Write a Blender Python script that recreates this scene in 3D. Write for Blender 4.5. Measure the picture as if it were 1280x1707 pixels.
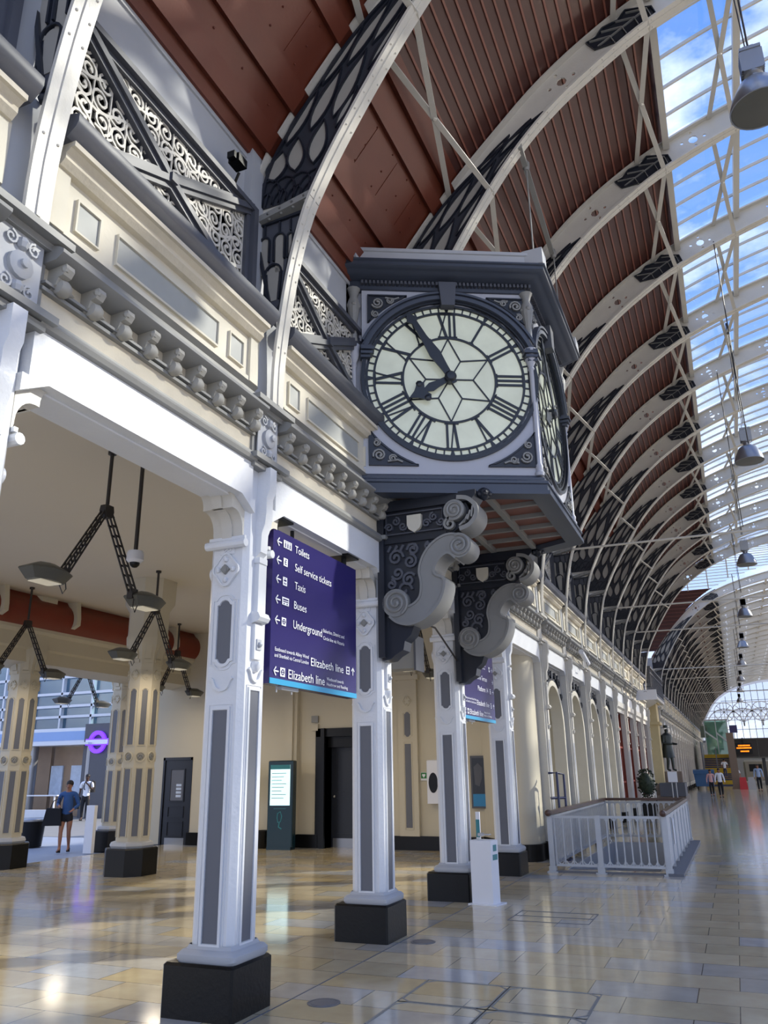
import bpy, bmesh, math, random
from mathutils import Matrix, Vector
from mathutils.geometry import tessellate_polygon
PI = math.pi
R_ = math.radians
rnd = random.Random(7)
scene = bpy.context.scene
COL = scene.collection
for o in list(bpy.data.objects):
    bpy.data.objects.remove(o)

# ------------------------------------------------------------------ camera
cam = bpy.data.cameras.new('camera')
camo = bpy.data.objects.new('camera', cam)
COL.objects.link(camo)
_f, _cx, _cy = 1326.58, 640.0, 853.5
_vy = Vector((1226.94 - _cx, -(1277.76 - _cy), -_f)).normalized()
_dx, _dy, _vx = 1226.94 - _cx, 1277.76 - _cy, 576.64 - _cx
_vz = Vector((_vx, -((-_f * _f - _vx * _dx) / _dy), -_f)).normalized()
_X = _vy.cross(_vz)
camo.matrix_world = Matrix.Translation((0, 0, 1.7)) @ Matrix((_X, _vy, _vz)).to_4x4()
cam.sensor_fit = 'VERTICAL'
cam.sensor_height = 36.0
cam.lens = 36.0 * _f / 1707.0
cam.clip_end = 400
scene.camera = camo
# ------------------------------------------------------------------ view, world, sun
scene.view_settings.view_transform = 'Standard'
scene.view_settings.look = 'None'
scene.view_settings.gamma = 1.0
scene.view_settings.use_curve_mapping = False
scene.view_settings.exposure = 0.12
W = bpy.data.worlds.new('sky')
scene.world = W
W.use_nodes = True
wn = W.node_tree
wn.nodes.clear()
wo = wn.nodes.new('ShaderNodeOutputWorld')
wb = wn.nodes.new('ShaderNodeBackground')
wtc = wn.nodes.new('ShaderNodeTexCoord')
wsep = wn.nodes.new('ShaderNodeSeparateXYZ')
wr = wn.nodes.new('ShaderNodeValToRGB')
wr.color_ramp.elements[0].position = 0.0
wr.color_ramp.elements[0].color = (0.56, 0.57, 0.66, 1)
wr.color_ramp.elements[1].position = 0.75
wr.color_ramp.elements[1].color = (0.10, 0.23, 0.62, 1)
e_ = wr.color_ramp.elements.new(0.3)
e_.color = (0.26, 0.43, 0.80, 1)
wmp = wn.nodes.new('ShaderNodeMapping')
wmp.inputs['Scale'].default_value = (1.0, 1.0, 2.2)
wns = wn.nodes.new('ShaderNodeTexNoise')
wns.inputs['Scale'].default_value = 2.4
wns.inputs['Detail'].default_value = 7
wns.inputs['Roughness'].default_value = 0.6
wcr = wn.nodes.new('ShaderNodeValToRGB')
wcr.color_ramp.elements[0].position = 0.50
wcr.color_ramp.elements[1].position = 0.68
wmx = wn.nodes.new('ShaderNodeMixRGB')
wmx.inputs['Color2'].default_value = (1.15, 1.16, 1.2, 1)
L = wn.links.new
L(wtc.outputs['Generated'], wsep.inputs[0])
L(wsep.outputs['Z'], wr.inputs[0])
L(wtc.outputs['Generated'], wmp.inputs[0])
L(wmp.outputs[0], wns.inputs['Vector'])
L(wns.outputs[0], wcr.inputs[0])
L(wcr.outputs[0], wmx.inputs[0])
L(wr.outputs[0], wmx.inputs['Color1'])
L(wmx.outputs[0], wb.inputs[0])
wb.inputs['Strength'].default_value = 1.75
L(wb.outputs[0], wo.inputs[0])
sd = bpy.data.lights.new('sun', 'SUN')
so = bpy.data.objects.new('sun', sd)
COL.objects.link(so)
sd.energy = 6.2
sd.angle = R_(1.5)
sd.color = (1.0, 0.90, 0.74)
SUNDIR = Vector((0.66, 0.50, 0.46)).normalized()   # towards the sun
so.rotation_euler = SUNDIR.to_track_quat('Z', 'Y').to_euler()
so.location = (20, 10, 30)

# ------------------------------------------------------------------ materials
def lin(h):
    h = h.lstrip('#')
    c = [int(h[i:i + 2], 16) / 255 for i in (0, 2, 4)]
    return tuple(((x / 12.92) if x <= 0.04045 else ((x + 0.055) / 1.055) ** 2.4) for x in c) + (1,)

def mat(name, col, rough=0.5, metal=0.0, var=0.12, scale=3.0, bump=0.0, spec=0.5, emit=None, es=0.0, bscale=30):
    m = bpy.data.materials.new(name)
    m.use_nodes = True
    nt = m.node_tree
    b = nt.nodes['Principled BSDF']
    c = lin(col) if isinstance(col, str) else col
    tc = nt.nodes.new('ShaderNodeTexCoord')
    n = nt.nodes.new('ShaderNodeTexNoise')
    n.inputs['Scale'].default_value = scale
    n.inputs['Detail'].default_value = 6
    nt.links.new(tc.outputs['Object'], n.inputs['Vector'])
    mx = nt.nodes.new('ShaderNodeMixRGB')
    mx.inputs['Color1'].default_value = tuple(x * (1 - var) for x in c[:3]) + (1,)
    mx.inputs['Color2'].default_value = tuple(min(1, x * (1 + var)) for x in c[:3]) + (1,)
    nt.links.new(n.outputs[0], mx.inputs[0])
    nt.links.new(mx.outputs[0], b.inputs['Base Color'])
    b.inputs['Roughness'].default_value = rough
    b.inputs['Metallic'].default_value = metal
    b.inputs['Specular IOR Level'].default_value = spec
    if bump:
        n2 = nt.nodes.new('ShaderNodeTexNoise')
        n2.inputs['Scale'].default_value = bscale
        n2.inputs['Detail'].default_value = 4
        nt.links.new(tc.outputs['Object'], n2.inputs['Vector'])
        bp = nt.nodes.new('ShaderNodeBump')
        bp.inputs['Strength'].default_value = bump
        bp.inputs['Distance'].default_value = 0.01
        nt.links.new(n2.outputs[0], bp.inputs['Height'])
        nt.links.new(bp.outputs[0], b.inputs['Normal'])
    if emit:
        b.inputs['Emission Color'].default_value = lin(emit) if isinstance(emit, str) else emit
        b.inputs['Emission Strength'].default_value = es
    return m

M = {}
M['white'] = mat('white_gloss_paint', '#dfe0e2', 0.38, var=0.06, bump=0.25)
M['white2'] = mat('off_white_iron_paint', '#cdc8bd', 0.45, var=0.10, bump=0.2)
M['cream'] = mat('cream_plaster', '#d2cbb9', 0.7, var=0.07, bump=0.15)
M['creamin'] = mat('cream_interior_plaster', '#c9c0aa', 0.7, var=0.05, scale=1)
M['ceil'] = mat('cream_ceiling_paint', '#d6cdbb', 0.75, var=0.03, scale=0.6)
M['stone'] = mat('painted_stone_frieze', '#d3c9b4', 0.7, var=0.13, scale=4, bump=0.4)
M['greyp'] = mat('grey_panel_paint', '#66686f', 0.5, var=0.06)
M['lgrey'] = mat('light_grey_paint', '#b4b6ba', 0.5, var=0.07)
M['mgrey'] = mat('mid_grey_paint', '#8b8a86', 0.5, var=0.12)
M['slate'] = mat('slate_grey_paint', '#4f5159', 0.4, var=0.10)
M['navy'] = mat('blue_black_iron_paint', '#20242e', 0.38, var=0.15)
M['black'] = mat('black_gloss_paint', '#0b0b0c', 0.34, var=0.2, bump=0.15, spec=0.3)
M['blackin'] = mat('void_shade_black', '#0a0a0c', 0.8)  # black stands in for the unlit depth behind the screens
M['clockd'] = mat('clock_dark_grey_paint', '#434956', 0.38, var=0.10, scale=2)
M['clockl'] = mat('clock_pale_grey_paint', '#b3b5be', 0.45, var=0.05, scale=2)
M['hand'] = mat('black_clock_hand', '#23272f', 0.35)
M['rust'] = mat('red_oxide_roof_paint', '#67301f', 0.45, var=0.22, scale=2.0, bump=0.1)
M['rust2'] = mat('dark_red_brown_boarding', '#46221c', 0.5, var=0.22, scale=3.0)
M['batten'] = mat('red_batten', '#7d4a3c', 0.5, var=0.1)
M['maroon'] = mat('maroon_beam_paint', '#7a2d18', 0.35, var=0.12)
M['iron'] = mat('dark_bronze_iron', '#2e2926', 0.45, var=0.2)
M['greyiron'] = mat('lantern_grey_metal', '#55554f', 0.4, var=0.12)
M['steel'] = mat('brushed_steel', '#9a9ca0', 0.3, metal=0.7, var=0.08)
M['silver'] = mat('silver_painted_rail', '#b9bcc0', 0.35, metal=0.15, var=0.10, scale=5)
M['wood'] = mat('varnished_handrail', '#4d342a', 0.3, var=0.3, scale=12)
M['blue'] = mat('blue_sign_purple', '#2a2262', 0.25, var=0.03)
M['cyan'] = mat('cyan_stripe', '#2f9fcb', 0.35, var=0.02)
M['ink'] = mat('sign_white_lettering', '#f4f4f8', 0.5, var=0.0)
M['plastic'] = mat('white_plastic', '#e4e5ea', 0.35, var=0.02)
M['teal'] = mat('teal_label', '#2d7f86', 0.4, var=0.05)
M['kiosk'] = mat('dark_teal_kiosk', '#0d2f3a', 0.25, var=0.08)
M['ground'] = mat('dark_grey_ornament_ground', '#33363e', 0.5, var=0.1)
M['inset'] = mat('grey_cream_leaf_inset', '#a39f96', 0.5, var=0.1)
M['corbel'] = mat('shade_grey_corbel', '#a5a197', 0.6, var=0.15, scale=8)  # the shade on the corbels is put into this grey
M['frieze'] = mat('grey_frieze_inlay', '#a3a49f', 0.6, var=0.12, scale=5)
M['pink'] = mat('pink_cloth', '#d9a9a6', 0.8)
M['bronze'] = mat('dark_bronze', '#3d4240', 0.32, metal=0.6, var=0.25, scale=5)
M['lime'] = mat('yellow_limestone', '#cdb98a', 0.7, var=0.14, scale=2)
M['granite'] = mat('brown_granite', '#7d6c5e', 0.45, var=0.15, scale=20)
M['leaf'] = mat('dark_green_leaf', '#26341f', 0.5, var=0.4, scale=20)
M['green'] = mat('bright_green', '#1f7a32', 0.5, var=0.2)
M['yellow'] = mat('yellow_plastic', '#c7a41d', 0.45, var=0.1)
M['bin'] = mat('blue_bin_plastic', '#35618f', 0.4, var=0.1)
M['red'] = mat('red_plastic', '#c9323a', 0.4)
M['skin'] = mat('skin_tan', '#a06f55', 0.5, var=0.05)
M['skind'] = mat('skin_dark', '#4a3127', 0.5, var=0.05)
M['hair'] = mat('dark_hair', '#1b1614', 0.6, var=0.3, scale=30)
M['denim'] = mat('blue_denim_cloth', '#31568b', 0.8, var=0.2, scale=15)
M['dark'] = mat('black_cloth', '#16171d', 0.8, var=0.2, scale=10)
M['tee'] = mat('white_cloth', '#e9ebf0', 0.8, var=0.03)
M['shirtb'] = mat('pale_blue_cloth', '#97aed2', 0.8, var=0.05)
M['orange'] = mat('orange_display', '#ff8a1a', 0.5, emit='#ff7a10', es=2.5)
M['screen'] = mat('lit_kiosk_screen', '#cfeef0', 0.3, emit='#c8eef0', es=0.9)
M['purple'] = mat('lit_purple_roundel', '#6a35d8', 0.3, emit='#6a30e0', es=1.5)
M['lens'] = mat('lantern_lens', '#b9b9ae', 0.25, emit='#fff0d0', es=0.25)
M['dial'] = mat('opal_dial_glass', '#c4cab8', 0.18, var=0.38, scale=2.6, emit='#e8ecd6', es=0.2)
M['copper'] = mat('brown_soffit_panel', '#7d4f42', 0.4, var=0.15)
M['pave'] = mat('outdoor_paving', '#8f99ab', 0.6, var=0.1, scale=1)
M['concrete'] = mat('pale_concrete', '#b5bac2', 0.6, var=0.1, scale=1)
M['brown'] = mat('brown_panel_cladding', '#9b8168', 0.4, var=0.15)
M['stairb'] = mat('dark_blue_stair', '#2b3358', 0.5)
M['train'] = mat('train_cream', '#b3ab98', 0.4)
M['poster'] = mat('dark_poster_print', '#1b2029', 0.3, var=0.6, scale=3)
M['posterb'] = mat('blue_poster_band', '#1c7fb4', 0.3, var=0.05)
M['gleam'] = mat('poster_pale_print', '#c8d4e6', 0.4, var=0.3, scale=4)

def glassmat(name, tint, gloss=0.12, rough=0.02):
    m = bpy.data.materials.new(name)
    m.use_nodes = True
    nt = m.node_tree
    nt.nodes.clear()
    o = nt.nodes.new('ShaderNodeOutputMaterial')
    t = nt.nodes.new('ShaderNodeBsdfTransparent')
    t.inputs[0].default_value = tint
    g = nt.nodes.new('ShaderNodeBsdfGlossy')
    g.inputs['Roughness'].default_value = rough
    fr = nt.nodes.new('ShaderNodeLayerWeight')
    fr.inputs[0].default_value = 0.5
    pw = nt.nodes.new('ShaderNodeMath')
    pw.operation = 'POWER'
    pw.inputs[1].default_value = 4.0
    nt.links.new(fr.outputs['Facing'], pw.inputs[0])
    mu = nt.nodes.new('ShaderNodeMath')
    mu.operation = 'MULTIPLY_ADD'
    mu.inputs[1].default_value = 0.8
    mu.inputs[2].default_value = gloss * 0.3
    mx = nt.nodes.new('ShaderNodeMixShader')
    nt.links.new(pw.outputs[0], mu.inputs[0])
    nt.links.new(mu.outputs[0], mx.inputs[0])
    nt.links.new(t.outputs[0], mx.inputs[1])
    nt.links.new(g.outputs[0], mx.inputs[2])
    nt.links.new(mx.outputs[0], o.inputs[0])
    return m
M['glass'] = glassmat('roof_glass', (0.90, 0.94, 0.98, 1))
M['gglass'] = glassmat('green_glass', (0.72, 0.92, 0.82, 1), 0.3)
M['bglass'] = glassmat('bluish_facade_glass', (0.55, 0.72, 0.80, 1), 0.5)
def frosted(name, tint, a=0.5):
    m = glassmat(name, tint)
    nt = m.node_tree
    d = nt.nodes.new('ShaderNodeBsdfTranslucent')
    d.inputs[0].default_value = (0.85, 0.83, 0.78, 1)
    mx = nt.nodes.new('ShaderNodeMixShader')
    mx.inputs[0].default_value = a
    o = nt.nodes['Material Output']
    src = o.inputs[0].links[0].from_socket
    nt.links.new(src, mx.inputs[1])
    nt.links.new(d.outputs[0], mx.inputs[2])
    nt.links.new(mx.outputs[0], o.inputs[0])
    return m
M['frost'] = frosted('hazy_roof_glass', (0.92, 0.94, 0.96, 1), 0.55)

def floormat():
    m = bpy.data.materials.new('polished_stone_slabs')
    m.use_nodes = True
    nt = m.node_tree
    b = nt.nodes['Principled BSDF']
    tc = nt.nodes.new('ShaderNodeTexCoord')
    mp = nt.nodes.new('ShaderNodeMapping')
    mp.inputs['Location'].default_value = (0.21, 0.10, 0)
    br = nt.nodes.new('ShaderNodeTexBrick')
    br.offset = 0.37
    br.squash = 1.0
    br.inputs['Scale'].default_value = 1.0
    br.inputs['Brick Width'].default_value = 0.82
    br.inputs['Row Height'].default_value = 0.46
    br.inputs['Mortar Size'].default_value = 0.004
    br.inputs['Mortar Smooth'].default_value = 0.1
    br.inputs['Color1'].default_value = (0, 0, 0, 1)
    br.inputs['Color2'].default_value = (1, 1, 1, 1)
    br.inputs['Mortar'].default_value = (0.5, 0.5, 0.5, 1)
    nt.links.new(tc.outputs['Object'], mp.inputs[0])
    nt.links.new(mp.outputs[0], br.inputs['Vector'])
    ramp = nt.nodes.new('ShaderNodeValToRGB')
    ramp.color_ramp.interpolation = 'CONSTANT'
    el = ramp.color_ramp.elements
    cs = [(0.0, '#c4b697'), (0.16, '#cebfa0'), (0.32, '#b9b4aa'), (0.44, '#c8b898'), (0.58, '#d3c4a4'), (0.70, '#b9b9b9'), (0.80, '#c7b48c'), (0.90, '#c0b9ac')]
    el[0].position, el[0].color = cs[0][0], lin(cs[0][1])
    el[1].position, el[1].color = cs[1][0], lin(cs[1][1])
    for p, c in cs[2:]:
        e = el.new(p)
        e.color = lin(c)
    nt.links.new(br.outputs['Color'], ramp.inputs[0])
    n = nt.nodes.new('ShaderNodeTexNoise')
    n.inputs['Scale'].default_value = 5
    n.inputs['Detail'].default_value = 8
    nt.links.new(tc.outputs['Object'], n.inputs['Vector'])
    mx = nt.nodes.new('ShaderNodeMixRGB')
    mx.blend_type = 'OVERLAY'
    mx.inputs[0].default_value = 0.2
    nt.links.new(ramp.outputs[0], mx.inputs['Color1'])
    nt.links.new(n.outputs[0], mx.inputs['Color2'])
    mo = nt.nodes.new('ShaderNodeMixRGB')
    mo.inputs['Color2'].default_value = lin('#5f574a')
    nt.links.new(br.outputs['Fac'], mo.inputs[0])
    nt.links.new(mx.outputs[0], mo.inputs['Color1'])
    nt.links.new(mo.outputs[0], b.inputs['Base Color'])
    rr = nt.nodes.new('ShaderNodeMapRange')
    rr.inputs['To Min'].default_value = 0.05
    rr.inputs['To Max'].default_value = 0.17
    nt.links.new(n.outputs[0], rr.inputs['Value'])
    nt.links.new(rr.outputs[0], b.inputs['Roughness'])
    b.inputs['Specular IOR Level'].default_value = 1.0
    bp = nt.nodes.new('ShaderNodeBump')
    bp.inputs['Strength'].default_value = 0.06
    bp.inputs['Distance'].default_value = 0.01
    n3 = nt.nodes.new('ShaderNodeTexNoise')
    n3.inputs['Scale'].default_value = 1.6
    nt.links.new(tc.outputs['Object'], n3.inputs['Vector'])
    nt.links.new(n3.outputs[0], bp.inputs['Height'])
    nt.links.new(bp.outputs[0], b.inputs['Normal'])
    return m
M['floor'] = floormat()

# ------------------------------------------------------------------ mesh helpers
ID = Matrix.Identity(4)
def FR(x, y, z, rz=0.0):
    return Matrix.Translation((x, y, z)) @ Matrix.Rotation(R_(rz), 4, 'Z')

class MB:
    def __init__(s, tf=None):
        s.v, s.f, s.mi, s.cur, s.tf = [], [], [], 0, tf or ID
    def add(s, vs, fs):
        b = len(s.v)
        t = s.tf
        s.v += [tuple(t @ Vector(p)) for p in vs]
        s.f += [tuple(b + i for i in f) for f in fs]
        s.mi += [s.cur] * len(fs)
        return s
    def box(s, x0, x1, y0, y1, z0, z1, bev=0):
        if bev:
            p = [(x0 + bev, y0), (x1 - bev, y0), (x1, y0 + bev), (x1, y1 - bev), (x1 - bev, y1), (x0 + bev, y1), (x0, y1 - bev), (x0, y0 + bev)]
            q = [((x - (x0 + x1) / 2) * (1 - 2 * bev / (x1 - x0)) + (x0 + x1) / 2, (y - (y0 + y1) / 2) * (1 - 2 * bev / (y1 - y0)) + (y0 + y1) / 2) for x, y in p]
            vs = [(x, y, z0) for x, y in p] + [(x, y, z1 - bev) for x, y in p] + [(x, y, z1) for x, y in q]
            fs = [tuple(range(7, -1, -1)), tuple(range(16, 24))]
            for l in (0, 8):
                fs += [(l + i, l + (i + 1) % 8, l + 8 + (i + 1) % 8, l + 8 + i) for i in range(8)]
            return s.add(vs, fs)
        vs = [(x, y, z) for z in (z0, z1) for y in (y0, y1) for x in (x0, x1)]
        return s.add(vs, [(0, 2, 3, 1), (4, 5, 7, 6), (0, 1, 5, 4), (2, 6, 7, 3), (0, 4, 6, 2), (1, 3, 7, 5)])
    def prism(s, pts, ax, a0, a1, holes=()):
        # ax: 'y' -> pts are (x,z); 'x' -> (y,z); 'z' -> (x,y)
        def P(p, a):
            return (p[0], a, p[1]) if ax == 'y' else ((a, p[0], p[1]) if ax == 'x' else (p[0], p[1], a))
        loops = [list(pts)] + [list(h) for h in holes]
        flat = [p for l in loops for p in l]
        tri = tessellate_polygon([[Vector((p[0], p[1], 0)) for p in l] for l in loops])
        n = len(flat)
        vs = [P(p, a0) for p in flat] + [P(p, a1) for p in flat]
        fs = [tuple(t) for t in tri] + [tuple(i + n for i in reversed(t)) for t in tri]
        b = 0
        for l in loops:
            k = len(l)
            fs += [(b + i, b + (i + 1) % k, n + b + (i + 1) % k, n + b + i) for i in range(k)]
            b += k
        return s.add(vs, fs)
    def tube(s, path, r, n=6, closed=False, cap=True):
        path = [Vector(p) for p in path]
        m = len(path)
        rs = r if isinstance(r, (list, tuple)) else [r] * m
        vs, fs = [], []
        up = None
        for i, p in enumerate(path):
            a = path[(i - 1) % m] if (closed or i > 0) else p
            c = path[(i + 1) % m] if (closed or i < m - 1) else p
            d = (c - a)
            d = d.normalized() if d.length > 1e-9 else Vector((0, 0, 1))
            if up is None:
                up = Vector((0, 0, 1)) if abs(d.z) < 0.9 else Vector((0, 1, 0))
            u = d.cross(up)
            if u.length < 1e-5:
                u = d.cross(Vector((1, 0, 0)))
            u.normalize()
            w = u.cross(d).normalized()
            up = w
            for k in range(n):
                t = 2 * PI * k / n
                vs.append(p + (u * math.cos(t) + w * math.sin(t)) * rs[i])
        for i in range(m if closed else m - 1):
            j = (i + 1) % m
            fs += [(i * n + k, i * n + (k + 1) % n, j * n + (k + 1) % n, j * n + k) for k in range(n)]
        if cap and not closed:
            fs += [tuple(range(n)), tuple((m - 1) * n + k for k in range(n))]
        return s.add(vs, fs)
    def bar(s, a, b, w, h):
        a, b = Vector(a), Vector(b)
        d = (b - a).normalized()
        u = d.cross(Vector((0, 0, 1)))
        u = u.normalized() if u.length > 1e-4 else Vector((1, 0, 0))
        v = u.cross(d)
        vs = [p + u * i * w / 2 + v * j * h / 2 for p in (a, b) for i, j in ((-1, -1), (1, -1), (1, 1), (-1, 1))]
        return s.add(vs, [(0, 1, 2, 3), (7, 6, 5, 4), (0, 4, 5, 1), (1, 5, 6, 2), (2, 6, 7, 3), (3, 7, 4, 0)])
    def lathe(s, prof, c=(0, 0, 0), n=16, ax='z'):
        vs, fs = [], []
        for r, h in prof:
            for k in range(n):
                t = 2 * PI * k / n
                x, y = r * math.cos(t), r * math.sin(t)
                vs.append((c[0] + x, c[1] + y, c[2] + h) if ax == 'z' else ((c[0] + x, c[1] + h, c[2] + y) if ax == 'y' else (c[0] + h, c[1] + x, c[2] + y)))
        for i in range(len(prof) - 1):
            fs += [(i * n + k, i * n + (k + 1) % n, (i + 1) * n + (k + 1) % n, (i + 1) * n + k) for k in range(n)]
        fs += [tuple(range(n)), tuple((len(prof) - 1) * n + k for k in range(n))]
        return s.add(vs, fs)
    def ball(s, c, r, n=8, sx=1, sy=1, sz=1):
        vs, fs = [], []
        m = max(4, n // 2)
        for i in range(m + 1):
            a = PI * i / m
            for k in range(n):
                t = 2 * PI * k / n
                vs.append((c[0] + r * sx * math.sin(a) * math.cos(t), c[1] + r * sy * math.sin(a) * math.sin(t), c[2] + r * sz * math.cos(a)))
        for i in range(m):
            fs += [(i * n + k, i * n + (k + 1) % n, (i + 1) * n + (k + 1) % n, (i + 1) * n + k) for k in range(n)]
        return s.add(vs, fs)
    def ribbon(s, path, w, a0, a1, ax='y', closed=False):
        # flat strip following a 2D path, extruded between a0 and a1
        m = len(path)
        ws = w if isinstance(w, (list, tuple)) else [w] * m
        L_, R2 = [], []
        for i, p in enumerate(path):
            a = path[(i - 1) % m] if (closed or i > 0) else p
            c = path[(i + 1) % m] if (closed or i < m - 1) else p
            dx, dy = c[0] - a[0], c[1] - a[1]
            l = math.hypot(dx, dy) or 1
            nx, ny = -dy / l, dx / l
            L_.append((p[0] + nx * ws[i] / 2, p[1] + ny * ws[i] / 2))
            R2.append((p[0] - nx * ws[i] / 2, p[1] - ny * ws[i] / 2))
        def P(p, a):
            return (p[0], a, p[1]) if ax == 'y' else ((a, p[0], p[1]) if ax == 'x' else (p[0], p[1], a))
        vs = []
        for i in range(m):
            vs += [P(L_[i], a0), P(R2[i], a0), P(R2[i], a1), P(L_[i], a1)]
        fs = []
        for i in range(m if closed else m - 1):
            j = (i + 1) % m
            fs += [(4 * i + k, 4 * i + (k + 1) % 4, 4 * j + (k + 1) % 4, 4 * j + k) for k in range(4)]
        if not closed:
            fs += [(0, 1, 2, 3), (4 * m - 4, 4 * m - 3, 4 * m - 2, 4 * m - 1)]
        return s.add(vs, fs)

def mesh_of(mb, name, mats, sharp=35):
    me = bpy.data.meshes.new(name)
    me.from_pydata(mb.v, [], mb.f)
    for m in (mats if isinstance(mats, (list, tuple)) else [mats]):
        me.materials.append(m)
    me.polygons.foreach_set('material_index', mb.mi)
    bm = bmesh.new()
    bm.from_mesh(me)
    bmesh.ops.recalc_face_normals(bm, faces=bm.faces)
    bm.to_mesh(me)
    bm.free()
    me.polygons.foreach_set('use_smooth', [True] * len(me.polygons))
    me.set_sharp_from_angle(angle=R_(sharp))
    return me

def obj(name, mb, mats, parent=None, label=None):
    o = bpy.data.objects.new(name, mesh_of(mb, name, mats))
    COL.objects.link(o)
    if parent:
        o.parent = parent
    if label:
        o['label'] = label
    return o

def thing(name, label, cat, loc=(0, 0, 0), rz=0, group=None):
    o = bpy.data.objects.new(name, None)
    o.empty_display_size = 0.2
    COL.objects.link(o)
    o.location = loc
    o.rotation_euler = (0, 0, R_(rz))
    o['label'] = label
    o['category'] = cat
    if group:
        o['group'] = group
    return o

def tag(o, label, cat, group=None, kind=None):
    o['label'] = label
    o['category'] = cat
    if group:
        o['group'] = group
    if kind:
        o['kind'] = kind
    return o

def struct(name, mb, mats, label=None):
    o = obj(name, mb, mats)
    o['kind'] = 'structure'
    if label:
        o['label'] = label
        o['category'] = name.split('_')[0]
    return o

def copy_tree(o, parent=None):
    c = o.copy()
    COL.objects.link(c)
    if parent:
        c.parent = parent
    for ch in list(o.children):
        copy_tree(ch, c)
    return c

def dup(o, loc, label, rz=None, group=None):
    c = copy_tree(o)
    c.location = loc
    if rz is not None:
        c.rotation_euler = (0, 0, R_(rz))
    c['label'] = label
    if group:
        c['group'] = group
    return c

def txt(mb, s_, x, z, h, y=0.0, maxw=None, depth=0.003, right=False):
    cu = bpy.data.curves.new('t', 'FONT')
    cu.body = s_
    cu.size = 1.0
    cu.resolution_u = 3
    to = bpy.data.objects.new('t', cu)
    COL.objects.link(to)
    bpy.context.view_layer.update()
    me = bpy.data.meshes.new_from_object(to.evaluated_get(bpy.context.evaluated_depsgraph_get()))
    vs = [v.co.copy() for v in me.vertices]
    fs = [tuple(p.vertices) for p in me.polygons]
    bpy.data.objects.remove(to)
    if not vs:
        return
    x0 = min(v.x for v in vs)
    x1 = max(v.x for v in vs)
    k = h / 0.70
    kx = k
    if maxw:
        kx = maxw / (x1 - x0)
    off = x - x0 * kx if not right else x - x1 * kx
    n = len(vs)
    allv = [(off + v.x * kx, y - depth, z + v.y * k) for v in vs]
    mb.add(allv, fs)
    bpy.data.meshes.remove(me)

def arc(cx, cz, r, a0, a1, n=16, rx=1.0):
    return [(cx + r * rx * math.cos(R_(a0 + (a1 - a0) * i / n)), cz + r * math.sin(R_(a0 + (a1 - a0) * i / n))) for i in range(n + 1)]

def spiral(cx, cz, r0, r1, a0, turns, n=20):
    out = []
    for i in range(n + 1):
        t = i / n
        a = R_(a0) + turns * 2 * PI * t
        r = r0 + (r1 - r0) * t
        out.append((cx + r * math.cos(a), cz + r * math.sin(a)))
    return out

def catmull(pts, per=8):
    out = []
    P = [pts[0]] + list(pts) + [pts[-1]]
    for i in range(1, len(P) - 2):
        for j in range(per):
            t = j / per
            q = []
            for d in range(len(pts[0])):
                a, b, c, e = P[i - 1][d], P[i][d], P[i + 1][d], P[i + 2][d]
                q.append(0.5 * (2 * b + (c - a) * t + (2 * a - 5 * b + 4 * c - e) * t * t + (3 * b - a - 3 * c + e) * t ** 3))
            out.append(tuple(q))
    out.append(tuple(pts[-1]))
    return out

ORD = ['zeroth', 'first', 'second', 'third', 'fourth', 'fifth', 'sixth', 'seventh', 'eighth', 'ninth', 'tenth', 'eleventh', 'twelfth', 'thirteenth', 'fourteenth', 'fifteenth', 'sixteenth', 'seventeenth', 'eighteenth', 'nineteenth', 'twentieth', 'twenty-first', 'twenty-second', 'twenty-third', 'twenty-fourth', 'twenty-fifth']
SP = 2.912
def YK(k):
    return 5.85 + SP * (k - 1)
WX = -3.6            # wall datum
S1 = list(range(0, 14))         # supports before the transept
S2 = list(range(17, 39))        # supports after the transept
def YS(k):
    return YK(k)

# ================================================================== STRUCTURE
# floor with an opening for the stair well
mb = MB()
HX0, HX1, HY0, HY1 = -3.02, -1.42, 15.55, 21.45
for a in ((-13.9, HX0, -6, 120), (HX1, 24, -6, 120), (HX0, HX1, -6, HY0), (HX0, HX1, HY1, 120)):
    mb.box(a[0], a[1], a[2], a[3], -0.3, 0)
struct('floor', mb, M['floor'], 'polished beige stone slab concourse floor')
mb = MB()
mb.box(-90, -13.9, -40, 130, -0.3, -0.02)
struct('floor_outside', mb, M['pave'], 'blue-grey street paving beyond the left colonnade')
# porch ceiling
mb = MB()
mb.box(-13.6, -4.05, -6, 18.4, 5.42, 5.6)
struct('ceiling', mb, M['ceil'], 'flat cream ceiling over the side hall')
mb = MB()
mb.box(-14.1, -13.6, -6, 18.4, 5.30, 5.6)
mb.box(-18.6, -14.1, 16.4, 20.5, 5.42, 5.56)
struct('ceiling_edge', mb, M['ceil'])
# upper wall band painted black for the unlit void behind the tracery, pale boards above
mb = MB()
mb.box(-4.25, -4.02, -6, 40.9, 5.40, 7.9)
struct('wall_left', mb, M['blackin'], 'wall painted black as the unlit void behind the pierced screens')
mb = MB()
mb.box(-4.02, -3.80, -6, 40.9, 7.04, 7.80)
mb.box(-4.02, -3.78, -6, 40.9, 7.70, 7.80)
struct('wall_left_upper', mb, M['lgrey'], 'pale grey boarded strip of wall under the red roof')
mb = MB()
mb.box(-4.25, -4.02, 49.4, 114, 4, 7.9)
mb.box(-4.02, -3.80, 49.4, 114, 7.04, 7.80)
struct('wall_left_far', mb, M['white2'], 'upper wall of the far part of the hall')
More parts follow.
